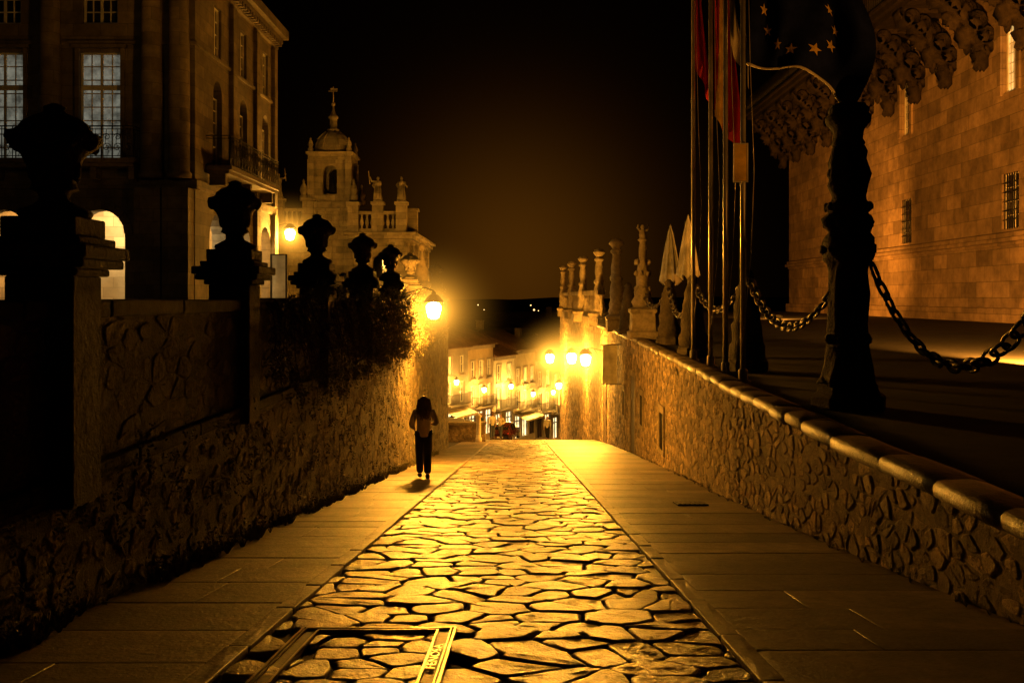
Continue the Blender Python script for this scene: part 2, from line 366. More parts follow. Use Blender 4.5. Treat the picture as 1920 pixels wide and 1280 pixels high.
# ---------------------------------------------------------------- retaining walls
random.seed(11)
doors=[(34.2,35.7,-2.75,True),(31.3,32.0,-3.1,False),(25.6,26.3,-3.0,False),(38.3,38.9,-3.6,False),(47.5,48.8,-4.2,True)]
def inside_open(y,z):
    for a,b,t,dr in doors:
        lo=G(y)-.5 if dr else t-.95
        if a-.16<y<b+.16 and lo-.12<z<t+.14: return True
    return False
rt=root('retaining_wall',(3.3,20,G(20)),'tall rubble stone retaining wall with rounded coping beside the sloping street','wall')
mb=MB()
for (s0,s1,z0,a,b) in ((1,30,-5.2,.25,.14),(30,50,-8,.30,.17),(50,82,-13,.42,.25)):
    for p in cells(s0,s1,z0,-1.5,a,b,.5,.03,keep=lambda s,t:t>G(s)-.25 and not inside_open(s,t)):
        stone(mb,p,lambda s,t,h:(wx(s)-h,s,t),U(-.002,.02),ed=.009,be=.014,uneven=.010,t=U(.35,1.6),k=U(.08,.2),base=.05,jag=.012)
seg=[-12]+[y for y in range(2,83,2)]
for a,b in zip(seg,seg[1:]):
    z0,z1=min(G(a),G(b))-.6,-1.45
    mb.add([(wx(a),a,z0),(wx(b),b,z0),(wx(b),b,z1),(wx(a),a,z1)],[(0,1,2,3)],1)
mb.add([(3.23,82,-13),(9,82,-13),(9,82,-1.5),(3.23,82,-1.5)],[(0,1,2,3)],1)
OB(mb,'masonry',[m_rubble,m_wallmortar],rt)
mb=MB(); prof=[(-.05,-.12),(-.075,-.09),(-.075,-.02),(-.05,.012),(.02,.03),(.2,.03),(.32,.01),(.36,-.12)]
y=-3.
while y<52:
    d=U(.7,1.4); a,b=y+.006,y+d-.006; vs=[];hh=U(-.012,.014); rr=U(-.014,.014)
    for yy in (a,a+.015,(a+b)/2,b-.015,b):
        e=0 if a<yy<b else .01; w=U(-.008,.008)
        for px,pz in prof: vs.append((wx(yy)+px+rr+w+(e if px<.1 else -e)+U(-.004,.004),yy,-1.4+pz+hh+w*.6-(e if pz>-.08 else 0)+U(-.004,.004)))
    n=len(prof); fs=[tuple(range(n)),tuple(4*n+i for i in range(n-1,-1,-1))]
    for r in range(4):
        for i in range(n-1): fs.append((r*n+i,r*n+i+1,(r+1)*n+i+1,(r+1)*n+i))
    mb.add(vs,fs,0,U(.45,1.35),True); y+=d
OB(mb,'coping',m_coping,rt)
for z0,z1,o0,o1,nm in ((-1.5,-1.1,-.05,.35,'plinth'),(.15,.4,-.05,.35,'handrail')):
    mb=MB()
    for a in range(52,82,3):
        b=min(a+3,82)
        mb.add([(wx(a)+o0,a,z0),(wx(b)+o0,b,z0),(wx(b)+o0,b,z1),(wx(a)+o0,a,z1),(wx(a)+o1,a,z0),(wx(b)+o1,b,z0),(wx(b)+o1,b,z1),(wx(a)+o1,a,z1)],[(0,1,2,3),(3,2,6,7),(0,1,5,4),(4,5,6,7)])
    OB(mb,nm,m_dress,rt)
q=52.35
while q<82:
    mb=MB(); mb.lathe([(.09,-1.1),(.06,-1.0),(.13,-.6),(.06,-.1),(.09,.15)],wx(q)+.15,q,0,n=6); OB(mb,'baluster',m_dress,rt); q+=.75
for a,b,t,dr in doors:
    z0=G((a+b)/2)-.05 if dr else t-.95
    x=wx((a+b)/2)
    mb=MB(); 
    mb.box(x-.06,x+.2,a-.15,a,z0,t);mb.box(x-.06,x+.2,b,b+.15,z0,t);mb.box(x-.062,x+.2,a-.17,b+.17,t,t+.2)
    if not dr: mb.box(x-.062,x+.2,a-.17,b+.17,z0-.12,z0)
    d=OB(mb,'door' if dr else 'window',m_dress,rt,bevel=.01)
    mb=MB()
    if dr:
        n=6
        for i in range(n): mb.box(x-.02,x+.05,a+(b-a)*i/n+.005,a+(b-a)*(i+1)/n-.005,z0,t)
        OB(mb,'leaf',m_wood,d)
    else:
        mb.box(x-.03,x-.02,a,b,z0,t); OB(mb,'pane',m_glassdark,d)
        mb=MB()
        for i in range(1,4): mb.tube([(x-.045,a+(b-a)*i/4,z0),(x-.045,a+(b-a)*i/4,t)],.01,6)
        OB(mb,'grille',m_iron,d)
random.seed(12)
rl=root('retaining_wall',(LX,20,G(20)),'rubble stone retaining wall with parapet and piers overgrown by ivy','wall')
mb=MB()
for (s0,s1,z0,a,b) in ((1,24,-4.6,.25,.15),(24,41,-6.8,.30,.18)):
    for p in cells(s0,s1,z0,-1.33,a,b,.5,.03,keep=lambda s,t:t>G(s)-.3):
        stone(mb,p,lambda s,t,h:(LX+h,s,t),U(-.006,.012),ed=.009,be=.014,uneven=.010,t=U(.4,1.45),k=U(.08,.2),base=.05,jag=.012)
mb.box(LX-.5,LX-.0,-8,40.98,-8,-1.2,1)
mb.box(LX-.5,LX-.035,40.98,41.0,-8,-.2,1)
for p in cells(-4,41,-1.14,-.14,.33,.17,.46,.02):
    stone(mb,p,lambda s,t,h:(LX-.03+h,s,t),U(-.006,.008),ed=.008,be=.012,uneven=.008,t=U(.5,1.3),k=.12,base=.07,jag=.01)
for p in cells(LX-.45,LX,-7.5,0-.14,.4,.3,.3,.015):
    stone(mb,p,lambda s,t,h:(s,41+h,t),U(0,.03),t=U(.5,1.2))
mb.box(LX-.4,LX-.032,-8,40.97,-1.19,-.1,1)
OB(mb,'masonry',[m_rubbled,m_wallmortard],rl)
mb=MB(); y=-6
while y<40.8:
    d=min(U(1.2,1.8),41.1-y)
    mb.box(LX-.5,LX+.05,y+.006,y+d-.006,-.14,-.01+U(-.012,.006),0,U(.6,1.2)); y+=d
y=-6
while y<40.8:
    d=min(U(1.2,1.8),41.1-y)
    mb.box(LX-.3,LX+.035,y+.006,y+d-.006,-1.28,-1.16,0,U(.5,1.0)); y+=d
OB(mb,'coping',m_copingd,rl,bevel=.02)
# ---------------------------------------------------------------- plazas
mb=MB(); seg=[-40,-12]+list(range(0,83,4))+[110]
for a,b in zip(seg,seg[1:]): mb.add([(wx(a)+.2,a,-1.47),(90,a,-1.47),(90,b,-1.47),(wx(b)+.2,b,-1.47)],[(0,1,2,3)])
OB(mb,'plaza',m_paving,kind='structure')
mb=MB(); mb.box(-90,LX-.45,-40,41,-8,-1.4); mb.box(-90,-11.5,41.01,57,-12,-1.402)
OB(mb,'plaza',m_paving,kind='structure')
# ---------------------------------------------------------------- left urn pinnacles
random.seed(5)
gp='urn pinnacles along the parapet'
pr=root('stone_pinnacle',(LX-.07,6.55,0),'carved stone urn on a square pier on the parapet','stone pinnacle',gp)
mb=MB()
mb.box(-.22,.22,-.22,.22,-1.35,.14); mb.box(-.26,.26,-.26,.26,.141,.19); mb.box(-.33,.33,-.33,.33,.191,.25); mb.box(-.36,.36,-.36,.36,.251,.335); mb.box(-.29,.29,-.29,.29,.336,.39); mb.box(-.24,.24,-.24,.24,.391,.52)
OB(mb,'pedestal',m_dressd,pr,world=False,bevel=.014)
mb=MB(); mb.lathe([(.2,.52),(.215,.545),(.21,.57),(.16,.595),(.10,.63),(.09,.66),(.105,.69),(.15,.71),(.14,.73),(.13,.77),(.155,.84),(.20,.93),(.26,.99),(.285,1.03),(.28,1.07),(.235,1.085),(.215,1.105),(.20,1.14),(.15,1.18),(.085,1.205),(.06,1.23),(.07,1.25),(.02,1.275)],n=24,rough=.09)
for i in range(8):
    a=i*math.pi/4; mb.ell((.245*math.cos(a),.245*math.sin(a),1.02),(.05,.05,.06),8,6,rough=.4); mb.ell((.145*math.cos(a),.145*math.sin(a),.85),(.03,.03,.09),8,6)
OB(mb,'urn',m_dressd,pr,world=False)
for i,y in enumerate((10.85,15.2,19.6,23.8,28.0,36.4)):
    dup(pr,(LX-.12,y,0),rot=0)
f=root('stone_pinnacle',(LX-.2,32.1,0),'slender stone finial with ball top on the parapet','stone pinnacle',gp)
mb=MB(); mb.box(-.22,.22,-.22,.22,-1.3,.3); mb.lathe([(.22,.3),(.28,.36),(.28,.46),(.2,.52)],sq=True); OB(mb,'pedestal',m_dress,f,world=False,bevel=.012)
mb=MB(); mb.lathe([(.16,.5),(.2,.62),(.24,.8),(.2,.98),(.12,1.1),(.16,1.16),(.1,1.22),(.07,1.4),(.07,1.5)],n=16,rough=.06); mb.ell((0,0,1.62),(.13,.13,.14)); OB(mb,'finial',m_dress,f,world=False)
# ---------------------------------------------------------------- right tall ornamental columns
gc='ornate granite columns along the plaza edge'
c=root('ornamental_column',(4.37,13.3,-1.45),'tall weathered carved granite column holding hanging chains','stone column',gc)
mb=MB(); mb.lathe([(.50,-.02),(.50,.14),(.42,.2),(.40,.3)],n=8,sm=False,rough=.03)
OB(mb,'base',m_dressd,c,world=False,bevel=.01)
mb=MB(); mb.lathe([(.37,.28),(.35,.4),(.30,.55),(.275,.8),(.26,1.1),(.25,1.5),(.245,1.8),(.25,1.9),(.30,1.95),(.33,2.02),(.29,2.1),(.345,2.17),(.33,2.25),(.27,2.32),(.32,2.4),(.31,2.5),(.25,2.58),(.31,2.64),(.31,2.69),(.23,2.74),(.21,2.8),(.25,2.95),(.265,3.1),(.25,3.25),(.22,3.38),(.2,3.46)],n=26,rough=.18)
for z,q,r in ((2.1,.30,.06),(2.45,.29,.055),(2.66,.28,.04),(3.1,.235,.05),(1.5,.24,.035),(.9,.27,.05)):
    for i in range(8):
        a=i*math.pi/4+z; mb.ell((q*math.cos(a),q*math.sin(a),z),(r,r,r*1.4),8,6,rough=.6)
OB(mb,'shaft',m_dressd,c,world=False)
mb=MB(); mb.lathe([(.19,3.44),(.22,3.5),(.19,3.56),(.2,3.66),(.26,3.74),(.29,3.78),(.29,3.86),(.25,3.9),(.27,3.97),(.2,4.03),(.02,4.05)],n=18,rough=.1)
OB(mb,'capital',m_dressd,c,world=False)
dup(c,(5.55,9.5,-1.45),rot=.4)
s=root('ornamental_column',(4.2,44,-1.5),'slender carved stone pinnacle lit from the street below','stone column',gc)
mb=MB(); mb.box(-.42,.42,-.42,.42,0,.5); mb.lathe([(.42,.5),(.47,.56),(.47,.66),(.33,.75)],sq=True); OB(mb,'base',m_dress,s,world=False,bevel=.02)
mb=MB(); mb.lathe([(.31,.72),(.35,.9),(.28,1.05),(.32,1.2),(.25,1.4),(.3,1.7),(.27,2.0),(.2,2.2),(.28,2.3),(.28,2.4),(.19,2.5),(.22,2.8),(.2,3.1),(.16,3.4),(.25,3.5),(.25,3.58),(.14,3.66)],n=14,rough=.16)
OB(mb,'shaft',m_dress,s,world=False)
mb=MB(); mb.lathe([(.14,3.64),(.24,3.78),(.31,3.86),(.32,3.94),(.26,3.98),(.24,4.05),(.02,4.1)],n=12,rough=.1); OB(mb,'capital',m_dress,s,world=False)
for x,y in ((4.15,53),(3.85,62),(3.6,71),(3.38,80)): dup(s,(x,y,-1.5),rot=y)
s2=root('ornamental_column',(4.27,35,-1.45),'tall carved stone pinnacle with a small figure finial','stone column',gc)
mb=MB(); mb.lathe([(.5,0),(.5,.25),(.42,.3),(.4,.9),(.46,.95),(.46,1.05),(.3,1.12)],sq=True); OB(mb,'base',m_dress,s2,world=False,bevel=.02)
mb=MB(); mb.lathe([(.3,1.1),(.36,1.3),(.26,1.5),(.3,1.65),(.2,1.9),(.22,2.2),(.16,2.6),(.2,2.7),(.13,2.8),(.14,3.2),(.1,3.4),(.18,3.48),(.1,3.54)],n=14,rough=.2)
for z in (1.3,1.75,2.3,2.7):
    for i in range(6):
        a=i*math.pi/3+z; mb.ell((.24*math.cos(a),.24*math.sin(a),z),(.07,.07,.1),7,5,rough=.4)
OB(mb,'shaft',m_dress,s2,world=False)
mb=MB(); mb.lathe([(.1,3.52),(.13,3.65),(.1,3.8),(.05,3.86)],n=10); mb.ell((0,0,3.93),(.07,.07,.09)); mb.tube([(.08,0,3.78),(.2,0,3.85),(.22,0,4.02)],.035); mb.tube([(-.08,0,3.78),(-.18,0,3.9),(-.14,0,4.02)],.035); OB(mb,'finial',m_dress,s2,world=False)
sp=root('stone_post',(4.5,19.8,-1.45),'short tapering carved stone post joined by chains','stone post','short stone posts along the plaza edge')
mb=MB(); mb.lathe([(.42,0),(.42,.18),(.36,.24)],n=8,sm=False); OB(mb,'base',m_dressd,sp,world=False)
mb=MB(); mb.lathe([(.35,.22),(.33,.5),(.3,.6),(.31,.9),(.26,1.0),(.25,1.3),(.2,1.45),(.22,1.55),(.17,1.7),(.12,1.85),(.14,1.92),(.05,2.02)],n=16,rough=.15); OB(mb,'shaft',m_dressd,sp,world=False)
for x,y in ((4.25,24.6),(4.6,31),): dup(sp,(x,y,-1.45),rot=y)
dup(sp,(4.2,39,-1.45),rot=2)
def chain(a,b,sag,n,label,k=1):
    a=Vector(a);b=Vector(b); mb=MB(); pts=[]
    for i in range(n+1):
        t=i/n; p=a.lerp(b,t); p.z-=sag*4*t*(1-t); pts.append(p)
    for i in range(n):
        p,q=pts[i],pts[i+1]; d=(q-p); L=d.length; d.normalize()
        side=d.cross(Vector((0,0,1))).normalized(); up=side.cross(d)
        w=(side if i%2 else up)+(up if i%2 else side)*.3
        w.normalize(); c=(p+q)/2; lp=[]
        for kk in range(14):
            an=2*math.pi*kk/14; ca=math.cos(an); lp.append(c+d*(math.copysign(abs(ca)**.7,ca)*L*.66)+w*math.sin(an)*.072*k)
        mb.tube(lp,.023*k,7,closed=True)
    OB(mb,'chain',m_castchain,label=label,cat='chain',group='chains hung between the stone columns')
chain((4.6,13.05,.42),(5.4,9.75,.5),1.25,22,'heavy iron chain hanging in a deep curve from a carved column')
chain((4.4,13.55,.38),(4.5,19.6,.35),.85,30,'heavy iron chain hanging between a column and a short post')
chain((4.48,20,.35),(4.27,24.4,.3),.6,22,'iron chain hanging between two short stone posts')
chain((4.27,24.8,.3),(4.58,30.8,.3),.8,28,'iron chain hanging between two short stone posts')
chain((4.58,31.2,.3),(4.3,34.8,.1),.5,17,'iron chain hanging between a post and a pinnacle')
# ---------------------------------------------------------------- flag poles
poles=[(3.79,17.0),(3.86,18.8),(3.98,20.9),(3.96,22.9)]
fp=root('flagpole',(3.79,17.0,-1.45),'tall brushed steel flagpole standing at the plaza edge','flagpole','row of steel flagpoles')
mb=MB(); mb.lathe([(.052,0),(.048,4),(.042,9.5),(.03,9.6)],n=14); mb.ell((0,0,9.68),(.08,.08,.08)); OB(mb,'pole',m_steel,fp,world=False)
mb=MB(); mb.lathe([(.14,0),(.14,.03),(.085,.05),(.08,.22),(.055,.24)],n=14); OB(mb,'base',m_steel,fp,world=False)
mb=MB(); mb.tube([(.0,-.075,.9),(.12,-.085,2.2),(.17,-.09,3.6),(.1,-.085,5.5),(.02,-.075,9.3)],.006,5); OB(mb,'rope',m_cream,fp,world=False)
for x,y in poles[1:]: dup(fp,(x,y,-1.45))
def sheet(S,ns,nt,matf):
    mb=MB(); 
    for j in range(nt+1):
        for i in range(ns+1): mb.v.append(tuple(S(i/ns,j/nt)))
    for j in range(nt):
        for i in range(ns):
            a=j*(ns+1)+i; mb.f.append((a,a+1,a+ns+2,a+ns+1)); mb.mi.append(matf((i+.5)/ns,(j+.5)/nt)); mb.t.append(1); mb.sm.append(True)
    return mb
def SE(s,t):
    x=3.86+1.80*s+.08*math.sin(s*11+t*2)+.30*s*math.sin(t*math.pi)
    z=4.12-.80*s**1.2+1.75*t-.12*math.sin(s*7+1)*(1-t)
    y=17.0+.15*math.sin(s*10+t*2.5)*(.3+s)+.04*math.sin(s*23-t*4)-.25*s
    return Vector((x,y,z))
fr=root('flag',(3.86,17.0,4.1),'dark blue flag with yellow star circle flying from pole','flag')
mb=sheet(SE,70,34,lambda s,t:0); o=OB(mb,'cloth',m_blue,fr)
def SN(s,t):
    e=.01; p=SE(s,t); a=SE(s+e,t)-p; b=SE(s,t+e)-p; return a.cross(b).normalized()
for kk in range(12):
    A=math.radians(30*kk); cs=.40+.36*math.cos(A)*.80; ct=.52+.36*math.sin(A); mb=MB()
    for sd in (1,-1):
        vs=[]
        for i in range(10):
            an=math.pi/2+i*math.pi/5; r=.060 if i%2==0 else .024
            s_=cs+r*math.cos(an)*.80; t_=ct+r*math.sin(an)
            vs.append(SE(s_,t_)+SN(s_,t_)*.014*sd)
        vs.append(SE(cs,ct)+SN(cs,ct)*.016*sd)
        mb.add(vs,[(i,(i+1)%10,10) for i in range(10)])
    OB(mb,'star',m_yellow,fr)
mb=MB(); mb.tube([SE(i/40,0)+Vector((0,0,-.02)) for i in range(41)],.024,6); OB(mb,'hem',m_cream,fr)
def limp(x,y,ztop,zbot,w,label,bands,ph):
    def S(s,t):
        ww=w*(.35+.65*min(1,(1-t)*1.3))
        k=s*ww
        return Vector((x+.06+k*.9+.02*math.sin(s*8+ph+t*2),y-.02+.09*math.sin(s*10+ph+(1-t)*2.5)*(.4+s),zbot+(ztop-zbot)*t-.55*s*(1-t)**.5+.3*(1-s)*(1-t)))
    mb=sheet(S,48,24,lambda s,t:bands(s,t))
    OB(mb,'flag',[m_red,m_yellow,m_cream,m_blue],label=label,cat='flag')
limp(poles[2][0],poles[2][1],7.2,3.5,.66,'red and yellow striped flag hanging limp from a pole',lambda s,t:1 if abs(s-.15-.55*t)<.17 else 0,1)
limp(poles[1][0],poles[1][1],6.6,4.5,.46,'white and blue flag hanging limp from a pole',lambda s,t:3 if abs(s-.8+.5*t)<.12 else 2,2)
limp(poles[3][0],poles[3][1],7.0,5.0,.36,'dark red flag hanging limp from a pole',lambda s,t:0,4)
sg=root('pole_sign',(3.73,16.9,2.0),'small yellow rectangular sign strapped to a steel flagpole','sign')
mb=MB(); mb.box(3.63,3.83,16.90,16.925,1.98,2.60); OB(mb,'panel',m_yellow,sg,bevel=.008)
mb=MB(); mb.box(3.605,3.63,16.895,16.93,1.96,2.62);mb.box(3.83,3.855,16.895,16.93,1.96,2.62);mb.box(3.63,3.83,16.895,16.93,2.6,2.62);mb.box(3.63,3.83,16.895,16.93,1.96,1.98); OB(mb,'frame',m_cream,sg)
# ---------------------------------------------------------------- parasols
def parasol(x,y,top,label):
    rt=root('parasol',(x,y,-1.47),label,'parasol','closed cafe parasols')
    H=top+1.47; mb=MB(); mb.lathe([(.3,0),(.3,.07),(.05,.12),(.035,.2),(.03,H-.05),(.05,H),(.01,H+.12)],n=12); OB(mb,'pole',m_steel,rt,world=False)
    mb=MB(); vs=[];fs=[];n=48; zs=[H,H-.25,H-.8,H-1.5,H-2.1,H-2.55]; rs=[.03,.11,.21,.31,.37,.42]
    for z,r in zip(zs,rs):
        for i in range(n):
            a=2*math.pi*i/n; q=r*(1+.22*math.sin(a*8)*(r/.3)); vs.append((q*math.cos(a),q*math.sin(a),z+(.12*math.sin(a*8) if r>.38 else 0)))
    for j in range(5):
        for i in range(n): fs.append((j*n+i,j*n+(i+1)%n,(j+1)*n+(i+1)%n,(j+1)*n+i))
    mb.add(vs,fs,0,1,True); OB(mb,'canopy',m_cream,rt,world=False)
parasol(6.75,45,3.2,'closed cream cafe parasol'); parasol(7.05,42,3.4,'closed cream cafe parasol')
# ---------------------------------------------------------------- town hall (left)
th=root('town_hall',(-13.1,40,-1.4),'large dark stone town hall with arcade, balconies and columns','building')
def win(parent,cx,z0,z1,w,place,nx=4,nz=6,glass=None,transom=None,fw=.07):
    def bx(mb,u0,u1,d0,d1,a,b):
        vs=[place(u,d,z) for z in (a,b) for d in (d0,d1) for u in (u0,u1)]
        mb.add(vs,[(0,2,3,1),(4,5,7,6),(0,1,5,4),(2,6,7,3),(0,4,6,2),(1,3,7,5)])
    mb=MB(); bx(mb,cx-w,cx+w,.20,.22,z0,z1); g=OB(mb,'window',glass or m_glassdark,parent)
    mb=MB()
    bx(mb,cx-w,cx-w+fw,.12,.2,z0,z1);bx(mb,cx+w-fw,cx+w,.12,.2,z0,z1);bx(mb,cx-w+fw,cx+w-fw,.12,.2,z0,z0+fw);bx(mb,cx-w+fw,cx+w-fw,.12,.2,z1-fw,z1)
    bx(mb,cx-.05,cx+.05,.13,.2,z0+fw,z1-fw)
    if transom: bx(mb,cx-w+fw,cx+w-fw,.10,.2,transom-.1,transom+.1)
    for i in range(1,nx):
        if i*2==nx: continue
        u=cx-w+2*w*i/nx; bx(mb,u-.022,u+.022,.16,.199,z0+fw,z1-fw)
    for i in range(1,nz):
        z=z0+(z1-z0)*i/nz; bx(mb,cx-w+fw,cx+w-fw,.165,.198,z-.022,z+.022)
    OB(mb,'frame',m_white,g)
FX=[-16.9,-20.8,-24.7]; SY=[43.,47.,51.]
mb=MB(); hol=[]
for cx in FX: hol+= [arch(cx,.98,-1.37,2.55),rect(cx-.82,cx+.82,5.5,9.85),rect(cx-.7,cx+.7,11,13)]
v,f=plate(rect(-28,-13.1,-1.4,14.2),hol,.6); mb.add(v,f,0,X=Matrix.Translation((0,40.3,0)))
hol=[]
for cy in SY: hol+=[arch(cy,1.15,-1.37,2.45),arch(cy,.62,5.5,8.7),rect(cy-.5,cy+.5,10.3,12.5)]
v,f=plate(rect(40.6,53,-1.4,14.2),hol,.6); mb.add([(-13.4-b,a,c) for a,b,c in v],f,0)
mb.box(-28,-13.72,52.4,53,-1.4,14.2)
mb.box(-28,-13.8,40.65,52.35,4.4,4.7)
mb.box(-28,-13.8,40.65,52.35,14.0,14.15)
OB(mb,'wall',m_hall,th)
mb=MB(); mb.box(-28,-16.6,44.2,52.3,-1.4,4.39)
mb.box(-28,-16.3,44.1,44.2,-1.4,-.6); mb.box(-17.8,-16.0,43.95,44.1,-1.4,1.2)
OB(mb,'inner_wall',m_plaster,th)
mb=MB()
for z0,z1,o in ((4.35,4.75,.12),(13.2,13.5,.15),(13.55,13.8,.35),(13.82,14.3,.6),(10.15,10.3,.1)):
    mb.box(-28,-13.1+o,40-o,40.0,z0,z1); mb.box(-13.1,-13.1+o,40.001,53+o,z0+.002,z1-.002)
for i in range(60):
    mb.box(-28+i*.5,-27.75+i*.5,39.55,39.99,13.3,13.54) if i<29 else mb.box(-13.09,-12.7,40.1+(i-29)*.42,40.3+(i-29)*.42,13.3,13.54)
OB(mb,'cornice',m_hall,th,bevel=.02)
for cx in (-14.75,-13.65,-18.8,-22.8):
    mb=MB(); r=.42
    mb.box(cx-r-.1,cx+r+.1,39.25,39.99,-1.4,4.34); mb.lathe([(r+.08,4.76),(r+.08,4.95),(r,5.05),(r*1.02,8),(r*.88,12.2),(r+.02,12.3),(r+.1,12.9),(r+.16,13.18)],cx,39.72,0,n=18)
    OB(mb,'column',m_hall,th)
for cy in (45.,49.,52.5):
    mb=MB(); mb.box(-13.09,-12.88,cy-.35,cy+.35,-1.4,4.34); mb.box(-13.09,-12.9,cy-.3,cy+.3,4.76,13.1); OB(mb,'pilaster',m_hall,th,bevel=.02)
for cx in FX:
    win(th,cx,5.5,9.85,.82,lambda u,d,z:(u,40+d,z),4,8,m_glasscur,8.45)
    win(th,cx,11,13,.7,lambda u,d,z:(u,40+d,z),4,4)
    mb=MB(); mb.box(cx-1.0,cx-.83,39.9,40-.001,5.5,10.0);mb.box(cx+.83,cx+1.0,39.9,39.999,5.5,10.0);mb.box(cx-1.1,cx+1.1,39.82,39.999,10.0,10.14); OB(mb,'surround',m_hall,th)
    mb=MB()
    for i in range(9):
        a0=math.pi*i/9+.01;a1=math.pi*(i+1)/9-.01
        vs=[(cx+r*math.cos(a),y,2.55+r*math.sin(a)) for y in (39.93,39.999) for r in (.985,1.32) for a in (a0,a1)]
        mb.add(vs,[(0,1,3,2),(4,5,7,6),(0,1,5,4),(2,3,7,6),(0,2,6,4),(1,3,7,5)])
    OB(mb,'arch_surround',m_hall,th)
for cy in SY:
    win(th,cy,5.5,8.65,.62,lambda u,d,z:(-13.1-d-.1,u,z),2,6)
    win(th,cy,10.3,12.5,.5,lambda u,d,z:(-13.1-d,u,z),2,4)
def scroll(cx,cz,r,place,k=1):
    return [place(cx+k*r*(1-i/22)*math.cos(i*.5),cz+r*(1-i/22)*math.sin(i*.5)) for i in range(19)]
def balcony(parent,u0,u1,proj,zf,place,hr=1.25):
    mb=MB()
    def bx(mb,a,b,c,d,e,f_):
        vs=[place(u,dd,z) for z in (e,f_) for dd in (c,d) for u in (a,b)]
        mb.add(vs,[(0,2,3,1),(4,5,7,6),(0,1,5,4),(2,6,7,3),(0,4,6,2),(1,3,7,5)])
    bx(mb,u0,u1,0.002,proj,zf-.18,zf); bx(mb,u0+.1,u1-.1,.002,proj-.15,zf-.32,zf-.182)
    for i in range(3):
        u=u0+.25+(u1-u0-.5)*i/2; bx(mb,u-.12,u+.12,.13,proj-.3,zf-.8,zf-.33)
    b=OB(mb,'balcony',m_hall,parent)
    mb=MB(); d=proj-.06
    P=lambda u,z:place(u,d,z)
    for z in (zf+.08,zf+hr-.12,zf+hr): 
        mb.tube([place(u0+.05,.02,z),place(u0+.05,d,z),place(u1-.05,d,z),place(u1-.05,.02,z)],.028 if z>zf+hr-.05 else .019,6)
    n=max(4,int((u1-u0)/.42))
    for i in range(n+1):
        u=u0+.05+(u1-u0-.1)*i/n; mb.tube([P(u,zf),P(u,zf+hr)],.020,5)
        if i<n:
            uc=u+(u1-u0-.1)/n/2; w=(u1-u0-.1)/n*.42
            mb.tube(scroll(uc,zf+.42,w,P),.016,4); mb.tube(scroll(uc,zf+.82,w*.85,P,-1),.016,4)
            mb.tube([P(uc,zf+.08),P(uc+w*.5,zf+.25),P(uc-w*.3,zf+.6),P(uc,zf+hr-.12)],.012,4)
    for dd in (.3,.6):
        for u in (u0+.05,u1-.05): mb.tube([place(u,dd,zf),place(u,dd,zf+hr)],.014,4)
    OB(mb,'railing',m_iron,b)
for cx in FX: balcony(th,cx-1.75,cx+1.75,1.0,5.48,lambda u,d,z:(u,40-d,z))
balcony(th,41.3,49.5,1.1,5.48,lambda u,d,z:(-13.1+d,u,z))
light('arcade_light',(-17.2,41.9,3.6),680,(1,.64,.23),.15,None)
light('arcade_light',(-21.2,41.9,3.6),620,(1,.46,.10),.15,None)
light('arcade_light',(-14.9,43.4,3.6),760,(1,.74,.36),.15,None)
light('arcade_light',(-15.1,47,3.6),500,(1,.60,.18),.15,None)
light('arcade_light',(-15.1,50.6,3.6),900,(1,.52,.12),.15,None)
ki=root('notice_board',(-11.4,50,-1.4),'white notice board on two posts beside the arcade','notice board')
mb=MB(); mb.box(-12.0,-11.35,47.95,48.0,-.2,2.05); OB(mb,'panel',m_white,ki)
mb=MB(); mb.box(-12.08,-12.0,47.93,48.02,-1.4,2.1);mb.box(-11.35,-11.27,47.93,48.02,-1.4,2.1);mb.box(-12.0,-11.35,47.93,48.02,2.05,2.1); OB(mb,'posts',m_iron,ki)
# ---------------------------------------------------------------- hotel (right)
ho=root('hotel',(28,80,-1.45),'massive ashlar stone building with long corbelled balcony','building')
WY=[57,72.4,87.8]
hol=[]
for cy in WY: hol+=[rect(cy-1.0,cy+1.0,3.95,7.15),rect(cy-.85,cy+.85,11.8,15.8)]
mb=MB(); v,f=plate(rect(44,104,-1.5,32),hol,.9); mb.add([(28.45+b,a,c) for a,b,c in v],f)
mb.box(28.9,60,103.1,104,-1.5,32); mb.box(29.3,60,44,103,30,31)
OB(mb,'wall',m_hotel,ho)
mb=MB(); mb.box(27.8,27.999,44,104.2,3.45,3.75);mb.box(27.65,27.999,44,104.35,3.2,3.45-.001) ;mb.box(27.86,27.999,44,104.1,3.0,3.199)
OB(mb,'cornice',m_hotel,ho,bevel=.05)
mb=MB(); mb.box(27.7,27.999,44,104.2,-1.45,-.6); OB(mb,'plinth',m_hotel,ho,bevel=.05)
for i,cy in enumerate(WY):
    win(ho,cy,11.8,15.8,.85,lambda u,d,z:(28+d+.1,u,z),4,7,m_warmwin if i==0 else m_glassdark,fw=.14)
    win(ho,cy,3.95,7.15,1.0,lambda u,d,z:(28+d+.1,u,z),2,4)
    mb=MB()
    for k in range(1,7):
        y=cy-1+2*k/7; mb.tube([(28.05,y,3.95),(28.05,y,7.15)],.035,6)
    for k in range(1,6): z=3.95+3.2*k/6; mb.tube([(28.05,cy-1,z),(28.05,cy+1,z)],.03,6)
    OB(mb,'grille',m_iron,ho)
    mb=MB()
    for a,b,c,d in ((cy-1.3,cy-.86,11.7,16),(cy+.86,cy+1.3,11.7,16)): mb.box(27.85,27.999,a,b,c,d)
    mb.box(27.8,27.999,cy-1.4,cy+1.4,16.001,16.3)
    OB(mb,'surround',m_hotel,ho,bevel=.03)
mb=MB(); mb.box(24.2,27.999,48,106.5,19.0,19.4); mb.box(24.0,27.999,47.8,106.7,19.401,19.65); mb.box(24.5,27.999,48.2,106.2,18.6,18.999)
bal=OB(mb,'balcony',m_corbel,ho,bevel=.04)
mb=MB()
